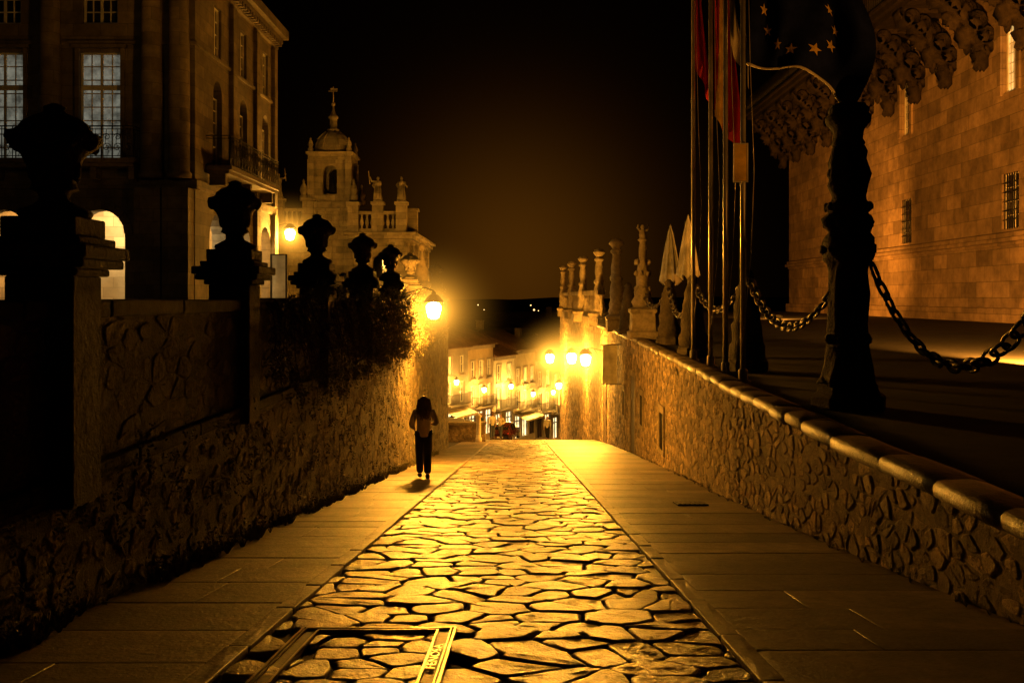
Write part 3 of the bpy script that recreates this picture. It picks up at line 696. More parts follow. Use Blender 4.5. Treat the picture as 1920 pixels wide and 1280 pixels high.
for z in (19.8,21.2,21.05): mb.tube([(24.15,48,z),(24.15,106.4,z),(28,106.4,z)],.05,6)
y=48
while y<106.4:
    mb.tube([(24.15,y,19.65),(24.15,y,21.2)],.028,5); y+=.36
OB(mb,'railing',m_iron,bal)
random.seed(9)
mb=MB()
for k,(px,pz,r) in enumerate(((27.75,14.9,.4),(27.5,15.6,.62),(27.0,16.4,.68),(26.4,17.1,.72),(25.8,17.6,.66),(25.1,18.0,.6),(24.7,18.35,.4))):
    w=.62+.07*(k%3)
    vs=[];n=12
    for yy in (-w,-w*.85,w*.85,w):
        q=r*.85 if abs(yy)==w else r
        for i in range(n): a=2*math.pi*i/n; vs.append((px-28+q*math.cos(a),yy,pz+q*math.sin(a)))
    fs=[tuple(range(n)),tuple(3*n+i for i in range(n))]
    for j in range(3):
        for i in range(n): fs.append((j*n+i,j*n+(i+1)%n,(j+1)*n+(i+1)%n,(j+1)*n+i))
    mb.add(vs,fs,0,1,True)
    for sd in (-1,1): mb.ell((px-28-.1,sd*w*.8,pz-.15),(r*.5,r*.4,r*.7),9,7,rough=1.0)
mb.ell((-.5,0,14.6),(.5,.5,.9),10,8,rough=1.1); mb.ell((-2.2,0,16.7),(.6,.6,.7),10,8,rough=1.2); mb.ell((-1.3,0,15.6),(.5,.6,.7),10,8,rough=1.2)
mb.box(-3.3,-.0,-.55,.55,18.3,18.62)
mb.v=[(a,b,cc+1.45) for a,b,cc in mb.v]
me=None
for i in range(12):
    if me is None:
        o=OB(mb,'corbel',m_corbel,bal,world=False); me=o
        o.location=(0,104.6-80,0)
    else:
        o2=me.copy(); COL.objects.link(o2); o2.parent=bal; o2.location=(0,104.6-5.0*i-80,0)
# ---------------------------------------------------------------- church
ch=root('church',(-13,70,-10),'baroque granite church with domed bell tower and balustrade','church')
mb=MB()
hol=[arch(-14.7,.6,-1.5,1.2),arch(-12.5,.55,-1.4,1.2),rect(-15.3,-14.1,-5,-3)]
v,f=plate(rect(-17,-11.6,-10,4.8),hol,.6); mb.add(v,f,0,X=Matrix.Translation((0,70.3,0)))
mb.box(-17,-16.4,70.6,84,-10,4.8); mb.box(-17,-8.2,83.4,84,-10,4.8); mb.box(-16.9,-8.3,70.9,83.3,4.5,4.75)
v,f=plate(rect(-11.6,-7.8,-10,4.5),[arch(-9.75,.6,.6,2.4),rect(-10.4,-9.1,-3.5,-1.2)],.8); mb.add(v,f,0,X=Matrix.Translation((0,69.2,0)))
mb.box(-11.6,-11.0,69.61,70.0,-10,4.5); mb.box(-8.4,-7.8,69.61,83.4,-10,4.5)
OB(mb,'wall',m_church,ch)
mb=MB(); mb.box(-16.9,-8.0,71.2,71.3,-9.9,4.4); OB(mb,'window',m_glassdark,ch)
mb=MB()
for x in (-16.6,-13.6,-11.9): mb.box(x-.35,x+.35,69.8,69.999,-10,4.1)
for x in (-11.2,-8.3): mb.box(x-.4,x+.4,68.55,68.799,-10,3.85)
for x in (-10.4,-9.1): mb.box(x-.15,x+.15,68.6,68.799,.2,3.6)
for y in (70,73,77,81): mb.box(-7.799,-7.5,y-.35,y+.35,-10,3.8)
OB(mb,'pilaster',m_church,ch,bevel=.03)
mb=MB()
for z0,z1,o in ((4.1,4.35,.15),(4.35,4.6,.35),(4.6,4.82,.6)):
    mb.box(-17-o,-11.6,70-o,69.99,z0,z1)
    mb.box(-11.6-o,-7.8+o,68.8-o,68.79,z0-.3,z1-.3)
    mb.box(-7.79,-7.8+o,68.8,84,z0-.301,z1-.299)
mb.box(-17.1,-11.7,69.85,69.999,-.4,-.1);mb.box(-11.7,-7.6,68.65,68.799,-.4,-.1)
OB(mb,'cornice',m_church,ch,bevel=.03)
mb=MB()
for (xa,xb,y,z) in ((-17,-12,69.7,4.85),(-11.2,-8.2,68.6,4.55)):
    mb.box(xa,xb,y,y+.3,z,z+.2); mb.box(xa,xb,y-.03,y+.33,z+1.2,z+1.4)
    x=xa+.2
    while x<xb: mb.lathe([(.1,.2),(.06,.3),(.13,.6),(.06,1.0),(.1,1.2)],x,y+.15,z,n=8); x+=.36
for x,y,z in ((-17,69.8,4.85),(-14.9,69.8,4.85),(-9.88,68.75,4.5),(-8.25,68.75,4.5),(-8.05,74,4.5),(-11.6,69.0,4.5)):
    mb.box(x-.36,x+.36,y-.36,y+.36,z,z+1.9); mb.box(x-.45,x+.45,y-.45,y+.45,z+1.901,z+2.1)
OB(mb,'balustrade',m_church,ch)
tx,ty=-13.46,71.4
mb=MB(); hw=1.3
for fx in range(4):
    v,f=plate(rect(-hw,hw,0,3.3),[arch(0,.5,.55,2.1)],.4)
    mb.add(v,f,0,X=Matrix.Translation((tx,ty,6.75))@Matrix.Rotation(fx*math.pi/2,4,'Z')@Matrix.Translation((0,-hw+.2,0)))
mb.box(tx-1.6,tx+1.6,ty-1.6,ty+1.6,4.7,6.74)
for a in (-1,1):
    for b in (-1,1): 
        mb.box(tx+a*1.33-.22,tx+a*1.33+.22,ty+b*1.33-.22,ty+b*1.33+.22,6.75,9.7)
mb.box(tx-1.65,tx+1.65,ty-1.65,ty+1.65,10.051,10.25); mb.box(tx-1.5,tx+1.5,ty-1.5,ty+1.5,9.7,10.05)
tw=OB(mb,'bell_tower',m_church,ch,bevel=.02)
mb=MB(); mb.lathe([(1.3,10.25),(1.3,10.5),(1.22,10.6),(1.2,10.9),(1.08,11.25),(.85,11.55),(.55,11.8),(.36,11.9),(.42,11.95),(.42,12.05),(.26,12.1),(.26,12.8),(.36,12.85),(.36,12.95),(.2,13.1),(.1,13.4),(.06,13.7)],tx,ty,0,n=24)
for i in range(8):
    a=i*math.pi/4+math.pi/8; mb.tube([(tx+r*1.02*math.cos(a),ty+r*1.02*math.sin(a),z) for r,z in ((1.25,10.55),(1.2,10.95),(1.08,11.28),(.85,11.58),(.5,11.85))],.06,6)
mb.ell((tx,ty,13.85),(.14,.14,.16)); OB(mb,'dome',m_church,tw)
mb=MB(); mb.tube([(tx,ty,13.9),(tx,ty,15.1)],.035,6); mb.box(tx-.35,tx+.3,ty-.01,ty+.01,14.75,14.82);mb.box(tx-.2,tx+.3,ty-.012,ty+.012,14.85,15.0); OB(mb,'weathervane',m_church,tw)
mb=MB(); mb.lathe([(.4,7.5),(.36,7.6),(.28,7.9),(.22,8.2),(.1,8.3),(.05,8.7)],tx,ty,0,n=16); OB(mb,'bell',m_iron,tw)
for a in (-1,1):
    for b in (-1,1):
        mb=MB()
        mb.lathe([(.2,10.25),(.2,10.5),(.12,10.55),(.2,10.75),(.12,11.0),(.05,11.1),(.07,11.2),(.01,11.3)],tx+a*1.35,ty+b*1.35,0,n=10)
        OB(mb,'pinnacle',m_church,tw)
        mb=MB(); mb.lathe([(.28,6.75),(.28,7.1),(.18,7.2),(.28,7.5),(.2,7.8),(.08,8.0),(.1,8.15),(.02,8.3)],tx+a*1.75,ty+b*1.75,0,n=10)
        OB(mb,'pinnacle',m_church,tw)
def statue(x,y,z,arm,label):
    mb=MB(); mb.lathe([(.26,0),(.30,.1),(.24,.4),(.2,.75),(.19,.9),(.23,1.1),(.22,1.25),(.1,1.34),(.07,1.4)],x,y,z,n=14,rough=.25)
    mb.ell((x,y-.02,z+1.5),(.1,.11,.13),10,8)
    mb.tube([(x-.2,y,z+1.25),(x-.34,y-.1,z+1.0),(x-.22,y-.25,z+.85)],[.08,.065,.05],8)
    mb.tube([(x+.2,y,z+1.25),(x+.36*arm,y-.05,z+1.3 if abs(arm)>1 else z+1.0),(x+.45*arm,y-.1,z+1.6 if abs(arm)>1 else z+.9)],[.08,.06,.045],8)
    if abs(arm)>1: mb.tube([(x+.45*arm,y-.1,z+1.1),(x+.45*arm-.1,y-.1,z+2.0)],.03,6)
    for i in range(5): mb.tube([(x-.2+i*.1,y-.2,z+1.0),(x-.24+i*.12,y-.27,z+.05)],.035,6)
    mb.box(x-.3,x+.3,y-.3,y+.3,z-.12,z+.001)
    OB(mb,'statue',m_church,label=label,cat='statue',group='robed stone statues on the church roofline')
statue(-17,69.8,7.07,1.2,'robed stone statue raising one arm on a church pedestal')
statue(-9.88,68.75,6.72,-1.2,'robed stone statue holding a staff on a church pedestal')
statue(-8.25,68.75,6.72,.9,'robed stone statue with folded arms on a church pedestal')
# ---------------------------------------------------------------- street lamps
def lamp(loc,dirx,arm,W,label,col=(1,.39,.03),diry=0,bm=None,glow=1.0,gr=.19):
    rt=root('street_lamp',loc,label,'street lamp','wall mounted street lamps')
    d=Vector((dirx,diry,0)).normalized(); mb=MB()
    mb.tube([(0,0,.52),(d.x*arm*.3,d.y*arm*.3,.6),(d.x*arm,d.y*arm,.45)],.022,6)
    mb.tube([(d.x*arm*.45,d.y*arm*.45,.55),(d.x*arm*.8,d.y*arm*.8,.1),(d.x*arm,d.y*arm,-.05)],.014,6)
    mb.tube([(d.x*arm,d.y*arm,-.15),(d.x*arm,d.y*arm,.6)],.03,6)
    OB(mb,'bracket',m_iron,rt,world=False)
    mb=MB(); k=gr/.19
    for i in range(6):
        a=i*math.pi/3; mb.tube([(.15*k*math.cos(a),.15*k*math.sin(a),-.24*k),(.23*k*math.cos(a),.23*k*math.sin(a),.22*k)],.006,4)
    mb.tube([(.15*k*math.cos(i*math.pi/3),.15*k*math.sin(i*math.pi/3),-.24*k) for i in range(6)],.01,4,closed=True)
    mb.tube([(.23*k*math.cos(i*math.pi/3),.23*k*math.sin(i*math.pi/3),.22*k) for i in range(6)],.01,4,closed=True)
    OB(mb,'lantern_frame',m_iron,rt,world=False)
    mb=MB(); mb.lathe([(.25*k,.23*k),(.24*k,.25*k),(.13*k,.38*k),(.06*k,.42*k),(.06,.48),(.01,.53)],n=6,sm=False); OB(mb,'lantern_cap',m_iron,rt,world=False)
    mb=MB(); mb.lathe([(.06,-gr*1.1),(gr*.7,-gr*.9),(gr*.95,0),(gr,gr*.6),(gr*.7,gr*1.0),(.04,gr*1.1)],n=16); OB(mb,'lantern_glass',bm or m_bulb,rt,world=False)
    mb=MB(); mb.ell((0,0,0),(1,1,1),20,14); g=OB(mb,'painted_bloom',m_glow,rt,world=False); g.scale=(glow,glow,glow)  # added glow sphere imitating bloom around the lantern
    light('lamp_light',(0,0,0),W,col,gr*1.25,rt)
    return rt
lamp((-2.3,26.2,-.34),-1,.75,19000,'lit wall lantern on an iron bracket above ivy',glow=2.2,gr=.2)
lamp((-12.3,53.0,3.35),-1,.75,17000,'lit lantern on the corner of the town hall',col=(1,.45,.055),glow=2.6,gr=.27)
lamp((3.15,48.6,-3.05),1,.9,19000,'lit wall lantern on an iron bracket on the stone wall',glow=3.2,gr=.26)
lamp((3.0,59,-3.6),1,.85,18000,'lit wall lantern on an iron bracket on the stone wall',glow=3.4,gr=.29)
lamp((2.2,76,-4.64),1,1.2,17000,'lit wall lantern on an iron bracket on the stone wall',glow=3.6,gr=.32)
lamp((3.0,79,-7.0),1,.35,9000,'lit wall lantern low on the stone wall',glow=2.4,gr=.23)
# ---------------------------------------------------------------- houses of the lower street
random.seed(21)
line=[(-8.6,82),(2.8,108),(10,124)]
def at(d):
    for (a,b),(c,e) in zip(line,line[1:]):
        L=math.hypot(c-a,e-b)
        if d<=L: return (a+(c-a)*d/L,b+(e-b)*d/L)
        d-=L
    return line[-1]
d=0;hi=0
hs=[8.3,8.1,8.8,8.2,9.2,8.5,9.4,8.8,9.6,9]
while d<42 and hi<9:
    w=U(4.3,5.6); p=at(d);q=at(d+w-.05); ang=math.atan2(q[1]-p[1],q[0]-p[0]); W=math.hypot(q[0]-p[0],q[1]-p[1])-.03
    gz=G(p[1])-.6; h=hs[hi]+.3
    rt=root('town_house',(p[0],p[1],gz),'%s fronted town house with balconies on the sloping street'%('cream plaster','granite','ochre plaster','white plaster')[hi%4],'house','terraced houses of the lower street')
    rt.rotation_euler[2]=ang
    nw=2 if W<5.2 else 3; cs=[W*(i+.5)/nw for i in range(nw)]; fl=[(3.5,5.4),(6.1,7.7)]
    hol=[rect(c-.7,c+.7,.65,2.9) for c in cs]
    for a,b in fl: hol+=[rect(c-.48,c+.48,a,b) for c in cs]
    mb=MB(); v,f=plate(rect(0,W,0,h),hol,.35); mb.add(v,f,0,X=Matrix.Translation((0,.175,0)))
    mb.box(0,.3,.36,8,0,h);mb.box(W-.3,W,.36,8,0,h);mb.box(.31,W-.31,7.7,8,0,h)
    OB(mb,'wall',m_houses[hi%4],rt,world=False)
    mb=MB(); vs=[(-.1,-.5,h),(W+.1,-.5,h),(W+.1,8.3,h),(-.1,8.3,h),(-.1,3.9,h+1.9),(W+.1,3.9,h+1.9)]
    mb.add(vs,[(0,1,5,4),(2,3,4,5),(0,4,3),(1,2,5),(0,3,2,1)])
    x=-.1
    while x<W+.1: mb.tube([(x,-.52,h+.04),(x,3.9,h+1.94)],.07,5); x+=.3
    OB(mb,'roof',m_roof,rt,world=False)
    mb=MB(); mb.box(W*.3,W*.3+.6,4.5,5.1,h+1,h+2.9); mb.box(W*.3-.06,W*.3+.66,4.44,5.16,h+2.9,h+3.02); OB(mb,'chimney',m_houses[1],rt,world=False)
    mb=MB(); mb.box(-.02,W+.02,-.2,-.001,h-.35,h-.02); mb.box(-.02,W+.02,-.06,-.001,3.05,3.2); OB(mb,'cornice',m_houses[1],rt,world=False)
    for fi,(a,b) in enumerate(fl):
        for c in cs:
            lit=R()<.22
            mb=MB(); mb.box(c-.48,c+.48,.18,.2,a,b); wn=OB(mb,'window',m_warmwin if lit else m_glassdark,rt,world=False)
            mb=MB()
            for x0_,x1_,z0_,z1_ in ((c-.48,c-.4,a,b),(c+.4,c+.48,a,b),(c-.04,c+.04,a+.1,b-.1),(c-.4,c+.4,a,a+.1),(c-.4,c+.4,b-.1,b),(c-.4,c-.04,(a+b)/2-.03,(a+b)/2+.03),(c+.04,c+.4,(a+b)/2-.03,(a+b)/2+.03)): mb.box(x0_,x1_,.1,.179,z0_,z1_)
            OB(mb,'frame',m_white,wn,world=False)
            mb=MB()
            for x0_,x1_,z0_,z1_ in ((c-.62,c-.48,a-.1,b+.14),(c+.48,c+.62,a-.1,b+.14),(c-.48,c+.48,b,b+.14)): mb.box(x0_,x1_,-.04,-.001,z0_,z1_)
            mb.box(c-.68,c+.68,-.14,-.002,a-.2,a-.101); OB(mb,'sill',m_houses[1],wn,world=False)
        if fi==0 or R()<.4:
            mb=MB(); mb.box(.3,W-.3,-.65,-.15,a-.22,a-.08); bl=OB(mb,'balcony',m_houses[1],rt,world=False)
            mb=MB(); x=.33
            while x<W-.3: mb.tube([(x,-.6,a-.1),(x,-.6,a+.85)],.02,4); x+=.14
            mb.tube([(.33,-.2,a+.85),(.33,-.6,a+.85),(W-.33,-.6,a+.85),(W-.33,-.2,a+.85)],.03,4); OB(mb,'railing',m_iron,bl,world=False)
    for k,c in enumerate(cs):
        mb=MB(); mb.box(c-.7,c+.7,.18,.2,.65,2.9)
        if k==hi%nw or R()<.45: wn=OB(mb,'shop_window',m_shop,rt,world=False)
        else: wn=OB(mb,'door',m_wood,rt,world=False)
        mb=MB(); mb.box(c-.7,c-.62,.1,.179,.65,2.9);mb.box(c+.62,c+.7,.1,.179,.65,2.9);mb.box(c-.04,c+.04,.1,.179,.65,2.9);mb.box(c-.62,c+.62,.1,.179,2.3,2.4); OB(mb,'frame',m_wood,wn,world=False)
    if hi%3==1:
        mb=MB(); mb.add([(.3,-1.2,2.55),(W-.3,-1.2,2.55),(W-.3,-.02,2.98),(.3,-.02,2.98),(.3,-1.2,2.35),(W-.3,-1.2,2.35)],[(0,1,2,3),(0,1,5,4)]); OB(mb,'awning',m_cream,rt,world=False)
    d+=w; hi+=1
nd=Vector((.916,-.401))
for dd,z,W in ((5,5.0,6500),(10.5,4.6,6500),(16.5,5.2,7000),(22,4.7,6500),(27.5,5.1,7000),(33,4.8,6500)):
    p=at(dd); x,y=p[0]+nd.x*1.1,p[1]+nd.y*1.1
    lamp((x,y,G(p[1])+z),-.916,1.1,W,'lit lantern on a house front',bm=m_bulbs,col=(1,.48,.07),diry=.401,glow=2.0,gr=.2)
for (x,y,z,w,dp,h) in ((-14,118,-19,16,12,13.5),(-1,165,-20,26,12,15),(14,150,-20,16,12,14.5),(-22,150,-20,22,12,15.5)):
    rt=root('house',(x,y,z),'dark tiled roof house among the rooftops beyond the street','house')
    mb=MB(); mb.box(-w/2,w/2,0,dp,0,h); OB(mb,'wall',m_houses[1],rt,world=False)
    mb=MB(); mb.add([(-w/2-.4,-.4,h),(w/2+.4,-.4,h),(w/2+.4,dp+.4,h),(-w/2-.4,dp+.4,h),(-w/2+3,dp/2,h+2.6),(w/2-3,dp/2,h+2.6)],[(0,1,5,4),(2,3,4,5),(0,4,3),(1,2,5)])
    OB(mb,'roof',m_roof,rt,world=False)
    for i in range(int(w/3)):
        mb=MB(); mb.box(-w/2+1+i*3,-w/2+2+i*3,-.05,-.002,h-2.4,h-.9)
        OB(mb,'window',m_glassdark,rt,world=False)
    mb=MB(); mb.box(w*.2,w*.2+1,dp*.3,dp*.3+1,h+.5,h+3.4); OB(mb,'chimney',m_houses[1],rt,world=False)
mb=MB(); 
for p in cells(0,2.2,0,.85,.4,.25,.3,.015): stone(mb,p,lambda s,t,h:(-4.0+s,50-h,G(50)+t),U(0,.02),t=U(.7,1.2))
mb.box(-4.0,-1.8,50.03,50.5,G(50)-.4,G(50)+.85,1); mb.box(-4.05,-1.75,49.94,50.55,G(50)+.85,G(50)+.97,1)
OB(mb,'low_wall',[m_rubble,m_dress],label='low stone wall with flat coping at the foot of the ramp',cat='wall')
mb=MB(); mb.lathe([(.16,0),(.16,.2),(.12,.25),(.11,1.2),(.15,1.25),(.15,1.32),(.04,1.42)],-2.1,49.3,G(49.3),n=12); OB(mb,'stone_bollard',m_plaster,label='pale stone bollard at the end of a low wall',cat='bollard')
bn=root('banner',(3.9,40,-2.0),'vertical cloth banner hung from a bracket on the stone wall','banner')
mb=sheet(lambda s,t:Vector((3.28+.58*s,40+.03*math.sin(s*7+t*3),-3.45+1.55*t)),12,16,lambda s,t:0); OB(mb,'cloth',m_cream,bn)
mb=MB(); mb.tube([(3.2,40,-1.88),(4.05,40,-1.88)],.02,6); mb.tube([(3.25,40,-3.47),(4.05,40,-3.47)],.015,6); OB(mb,'bracket',m_iron,bn)
# ---------------------------------------------------------------- hills and lights
mb=MB(); N=60
for j in range(9):
    for i in range(N+1):
        x=-700+1400*i/N; y=420+j*60; h=-20+max(0,(j/5 if j<6 else 1))*18+ (7*noise.noise(Vector((x*.004,y*.004,0)))+3*noise.noise(Vector((x*.02,y*.01,3))))*min(1,j/4)
        mb.v.append((x,y,h))
for j in range(8):
    for i in range(N): a=j*(N+1)+i; mb.f.append((a,a+1,a+N+2,a+N+1)); mb.mi.append(0);mb.t.append(1);mb.sm.append(True)
OB(mb,'hill',m_hill,kind='structure')
random.seed(31); mb=MB()
for i in range(46):
    y=U(380,420); x=U(-.19,.09)*y; z=U(-12,-1.5); r=U(.15,.36); mb.ell((x,y,z),(r,r,r),6,4)
OB(mb,'distant_town_lights',m_citylight,label='scattered small lamps of the distant town on a dark hillside',cat='town lights',kind='stuff')
# ---------------------------------------------------------------- ivy and weeds
random.seed(41)
def leaf(mb,p,s,mi=0):
    n=Vector((U(-.3,1),U(-1,1),U(-.5,1))).normalized(); a=n.orthogonal().normalized(); b=n.cross(a); w=U(0,6.28)
    a,b=a*math.cos(w)+b*math.sin(w),-a*math.sin(w)+b*math.cos(w)
    mb.add([p-a*s,p-b*s*.45+n*s*.12,p+a*s*1.1,p+b*s*.45+n*s*.12],[(0,1,2),(0,2,3)],mi)
for gi,(y0,y1) in enumerate(((11.5,14.2),(14.6,17.3),(17.6,20.2),(20.4,22.9),(23.0,25.6),(25.8,28.4),(28.6,31),(31.2,35.5))):
    mb=MB(); dens=(.35,.55,.8,1,1,1,1,1)[gi]
    for cidx in range(26):
        cy=U(y0,y1); droop=U(0,1.0)**1.1
        c=Vector((LX+U(.02,.30)*(1-.4*droop)*(.5+.5*dens),cy,-.25-1.25*droop+U(-.05,.16))); rr=U(.10,.28)*(.4+.6*dens)
        for k in range(int(120*dens)):
            v=Vector((random.gauss(0,.5),random.gauss(0,.6),random.gauss(0,.5)))*rr; p=c+v
            if p.x<LX+.03 and p.z<0: p.x=LX+.03+U(0,.05)
            if p.z>.05: p.z=.05-U(0,.3)
            leaf(mb,p,U(.014,.036),0 if R()<.6 else 1)
    for k in range(30):
        y=U(y0,y1); p=Vector((LX+.05,y,-.05)); pts=[p]
        for q in range(6): p=p+Vector((U(-.01,.10),U(-.1,.1),U(-.3,-.05) if k%3 else U(-.04,.09))); pts.append(p)
        mb.tube(pts,[.012,.01,.008,.006,.005,.003,.002],5,2)
        for q in pts[1:]:
            for _ in range(9): leaf(mb,q+Vector((U(-.05,.05),U(-.05,.05),U(-.05,.05))),U(.012,.03),1 if k%3 else 0)
    OB(mb,'ivy_shrub',[m_leaf,m_leafdry,m_stem],label='unruly ivy shrub spilling over the stone parapet',cat='shrub',group='ivy shrubs on the parapet')
mb=MB()
for k in range(800):
    y=U(3.5,34) ; x=LX+U(.03,.2); s=U(.04,.15)
    if noise.noise(Vector((0,y*.9,5)))<-.12: continue
    for q in range(9):
        a=U(0,6.28); p=Vector((x,y,G(y))); e=p+Vector((math.cos(a)*s*.6,math.sin(a)*s*.6,s*U(.5,1.4))); w=Vector((.006,.006,0))
        mb.add([p-w,p+w,e],[(0,1,2)],0 if R()<.6 else 1)
        if R()<.5: leaf(mb,e,U(.01,.022),0)
for k in range(150):
    y=U(4,60); x=wx(y)-U(.03,.12); s=U(.03,.09)
    for q in range(7):
        a=U(0,6.28); p=Vector((x,y,G(y))); e=p+Vector((math.cos(a)*s*.6,math.sin(a)*s*.6,s*U(.5,1.4))); w=Vector((.006,.006,0)); mb.add([p-w,p+w,e],[(0,1,2)],0)
for k in range(420):
    y=U(4,33); z=U(G(y),-.2) if y>12 else U(G(y),-1.0); s=U(.02,.09); p0=Vector((LX+.05,y,z))
    for q in range(20): leaf(mb,p0+Vector((U(0,.06),U(-s,s),U(-s,s)*1.6)),U(.008,.022),0 if R()<.6 else 1)
OB(mb,'weeds',[m_leaf,m_leafdry],kind='stuff',label='small weeds and grass tufts at the foot of the walls',cat='weeds')
# ---------------------------------------------------------------- people
def skin(name,J,E,mat,parent,sub=2):
    me=bpy.data.meshes.new(name); me.from_pydata([j[0] for j in J],E,[]); o=bpy.data.objects.new(name,me); COL.objects.link(o)
    o.modifiers.new('skin','SKIN'); sv=me.skin_vertices[0].data
    for i,j in enumerate(J):
        r=j[1]; sv[i].radius=(r,r) if not isinstance(r,tuple) else r
        sv[i].use_root=(i==0)
    o.modifiers[0].use_smooth_shade=True
    s=o.modifiers.new('sub','SUBSURF'); s.levels=sub; s.render_levels=sub
    dg=bpy.context.evaluated_depsgraph_get(); m2=bpy.data.meshes.new_from_object(o.evaluated_get(dg)); bpy.data.objects.remove(o)
    m2.materials.clear(); m2.materials.append(mat)
    o=bpy.data.objects.new(name,m2); COL.objects.link(o); o.parent=parent
    return o
def person(loc,head,h,label,top,bot,longhair=False,stride=.16,arms='bent'):
    rt=root('person',loc,label,'person',rot=head); k=h/1.70; rt.scale=(k,k,k)
    st=stride
    hipL,hipR=(-.085,0,.90),(.085,0,.90)
    knL,knR=(-.085,st*.5,.50),(.075,-st*.1,.49)
    anL,anR=(-.08,st*.75,.085),(.07,-st*1.1,.13)
    toL,toR=(-.09,st*.75+.17,.03),(.075,-st*1.1+.15,.035)
    if arms=='bent':
        elL,elR=(-.265,-.05,1.14),(.275,-.04,1.15); wrL,wrR=(-.20,.15,1.03),(.17,.18,1.12)
    else:
        elL,elR=(-.23,-.06,1.13),(.23,.04,1.13); wrL,wrR=(-.24,.02,.88),(.24,.14,.90)
    J=[((0,0,.95),.13),((0,0,1.08),.11),((0,-.01,1.25),.13),((0,-.01,1.38),.085),((0,0,1.45),.05),((0,.01,1.51),.055),((0,.02,1.58),.088),((0,.015,1.64),.082),((0,.01,1.69),.05)]
    E=[(i,i+1) for i in range(8)]
    def add(p,r,fr): J.append((p,r)); E.append((fr,len(J)-1)); return len(J)-1
    for s,hip,kn,an,to in ((-1,hipL,knL,anL,toL),(1,hipR,knR,anR,toR)):
        a=add(hip,.095,0); b=add(kn,.058,a); c=add(an,.038,b); add(to,.032,c)
    for s,el,wr in ((-1,elL,wrL),(1,elR,wrR)):
        a=add((s*.165,-.01,1.385),.058,3); b=add(el,.042,a); c=add(wr,.026,b)
        d=(Vector(wr)-Vector(el)).normalized(); sd=d.cross(Vector((0,0,1))).normalized(); P=Vector(wr)+d*.06; pi=add(tuple(P),.03,c)
        dn=Vector((0,0,-1))
        for fi,(of,ln) in enumerate(((-.028,.07),(-.01,.08),(.010,.076),(.028,.06))):
            q=P+d*.03+sd*of; i1=add(tuple(q),.0095,pi); i2=add(tuple(q+d*ln*.55),.0085,i1); add(tuple(q+d*ln*.85+dn*ln*.35),.007,i2)
        q=P+sd*(-s)*.04-d*.01; i1=add(tuple(q),.011,pi); add(tuple(q+d*.035+sd*(-s)*.02),.009,i1)
    add((0,.115,1.585),.014,6)
    for s in (-1,1): add((s*.095,.01,1.59),.016,6)
    skin('body',J,E,m_skin,rt)
    J=[((0,0,.86),.178),((0,0,.93),.17),((0,0,1.08),.15),((0,-.01,1.25),.165),((0,-.01,1.38),.105),((0,0,1.43),.06)]; E=[(i,i+1) for i in range(5)]
    for s,el,wr in ((-1,elL,wrL),(1,elR,wrR)):
        a=add((s*.175,-.01,1.39),.08,4); b=add(el,.068,a); add(tuple(Vector(el).lerp(Vector(wr),.9)),.048,b)
    skin('jacket',J,E,top,rt)
    J=[((0,0,.93),.135)];E=[]
    for hip,kn,an in ((hipL,knL,anL),(hipR,knR,anR)):
        a=add(hip,.125,0); b=add(kn,.094,a); add(an,.08,b)
    skin('trousers',J,E,bot,rt)
    for an,to in ((anL,toL),(anR,toR)):
        mb=MB(); a=Vector(an);t=Vector(to); mb.tube([a+Vector((0,-.06,-.04)),a+Vector((0,0,-.035)),t+Vector((0,-.06,.01)),t+Vector((0,.03,0))],[.035,.045,.042,.024],10)
        OB(mb,'shoe',m_trouser,rt,world=False)
    mb=MB()
    for s in (-1,1): mb.ell((s*.034,.098,1.60),(.013,.008,.009),8,6)
    mb.ell((0,.095,1.545),(.026,.008,.007),8,6); OB(mb,'face',m_hair,rt,world=False)
    mb=MB(); mb.ell((0,-.012,1.625),(.102,.108,.10),16,12)
    random.seed(77)
    if longhair:
        for i in range(150):
            a=math.radians(U(150,390)); x=.095*math.cos(a); y=.10*math.sin(a)-.01
            L=U(.28,.44); ph=U(0,6); pts=[];rs=[]
            for q in range(9):
                t=q/8; wv=.024*math.sin(ph+t*9)
                pts.append((x*(1+.75*min(1,t*1.6)-.45*t)+wv, y*(1+.25*t)-.05*t*(1 if y<0 else .2)+wv*.5, 1.66-L*t)); rs.append(.017*(1-.7*t))
            mb.tube(pts,rs,5)
        mb.ell((0,-.075,1.52),(.12,.065,.14),14,10,rough=.25); mb.ell((0,-.10,1.40),(.10,.045,.10),14,10,rough=.3)
    else: mb.ell((0,-.04,1.58),(.09,.08,.09),12,8)
    OB(mb,'hair',m_hair,rt,world=False)
    return rt
person((-2.03,20.8,G(20.8)+.01),0.12,1.70,'woman with long wavy hair, light jacket, black trousers, walking',m_jacket,m_trouser,True,stride=.2)
person((-1.85,64,G(64)+.01),.3,1.76,'person in white shirt and jeans standing by parked cars',m_shirt,m_jeans,arms='x',stride=.05)
person((-2.6,65,G(65)+.01),-.9,1.72,'person in dark clothes walking by parked cars',m_jeans,m_trouser,arms='x')
person((-1.35,66,G(66)+.01),2.6,1.70,'person in light jacket chatting beside parked cars',m_jacket,m_jeans)
person((1.95,74,G(74)+.01),3.0,1.70,'person in light top walking up the street',m_shirt,m_trouser,arms='x')
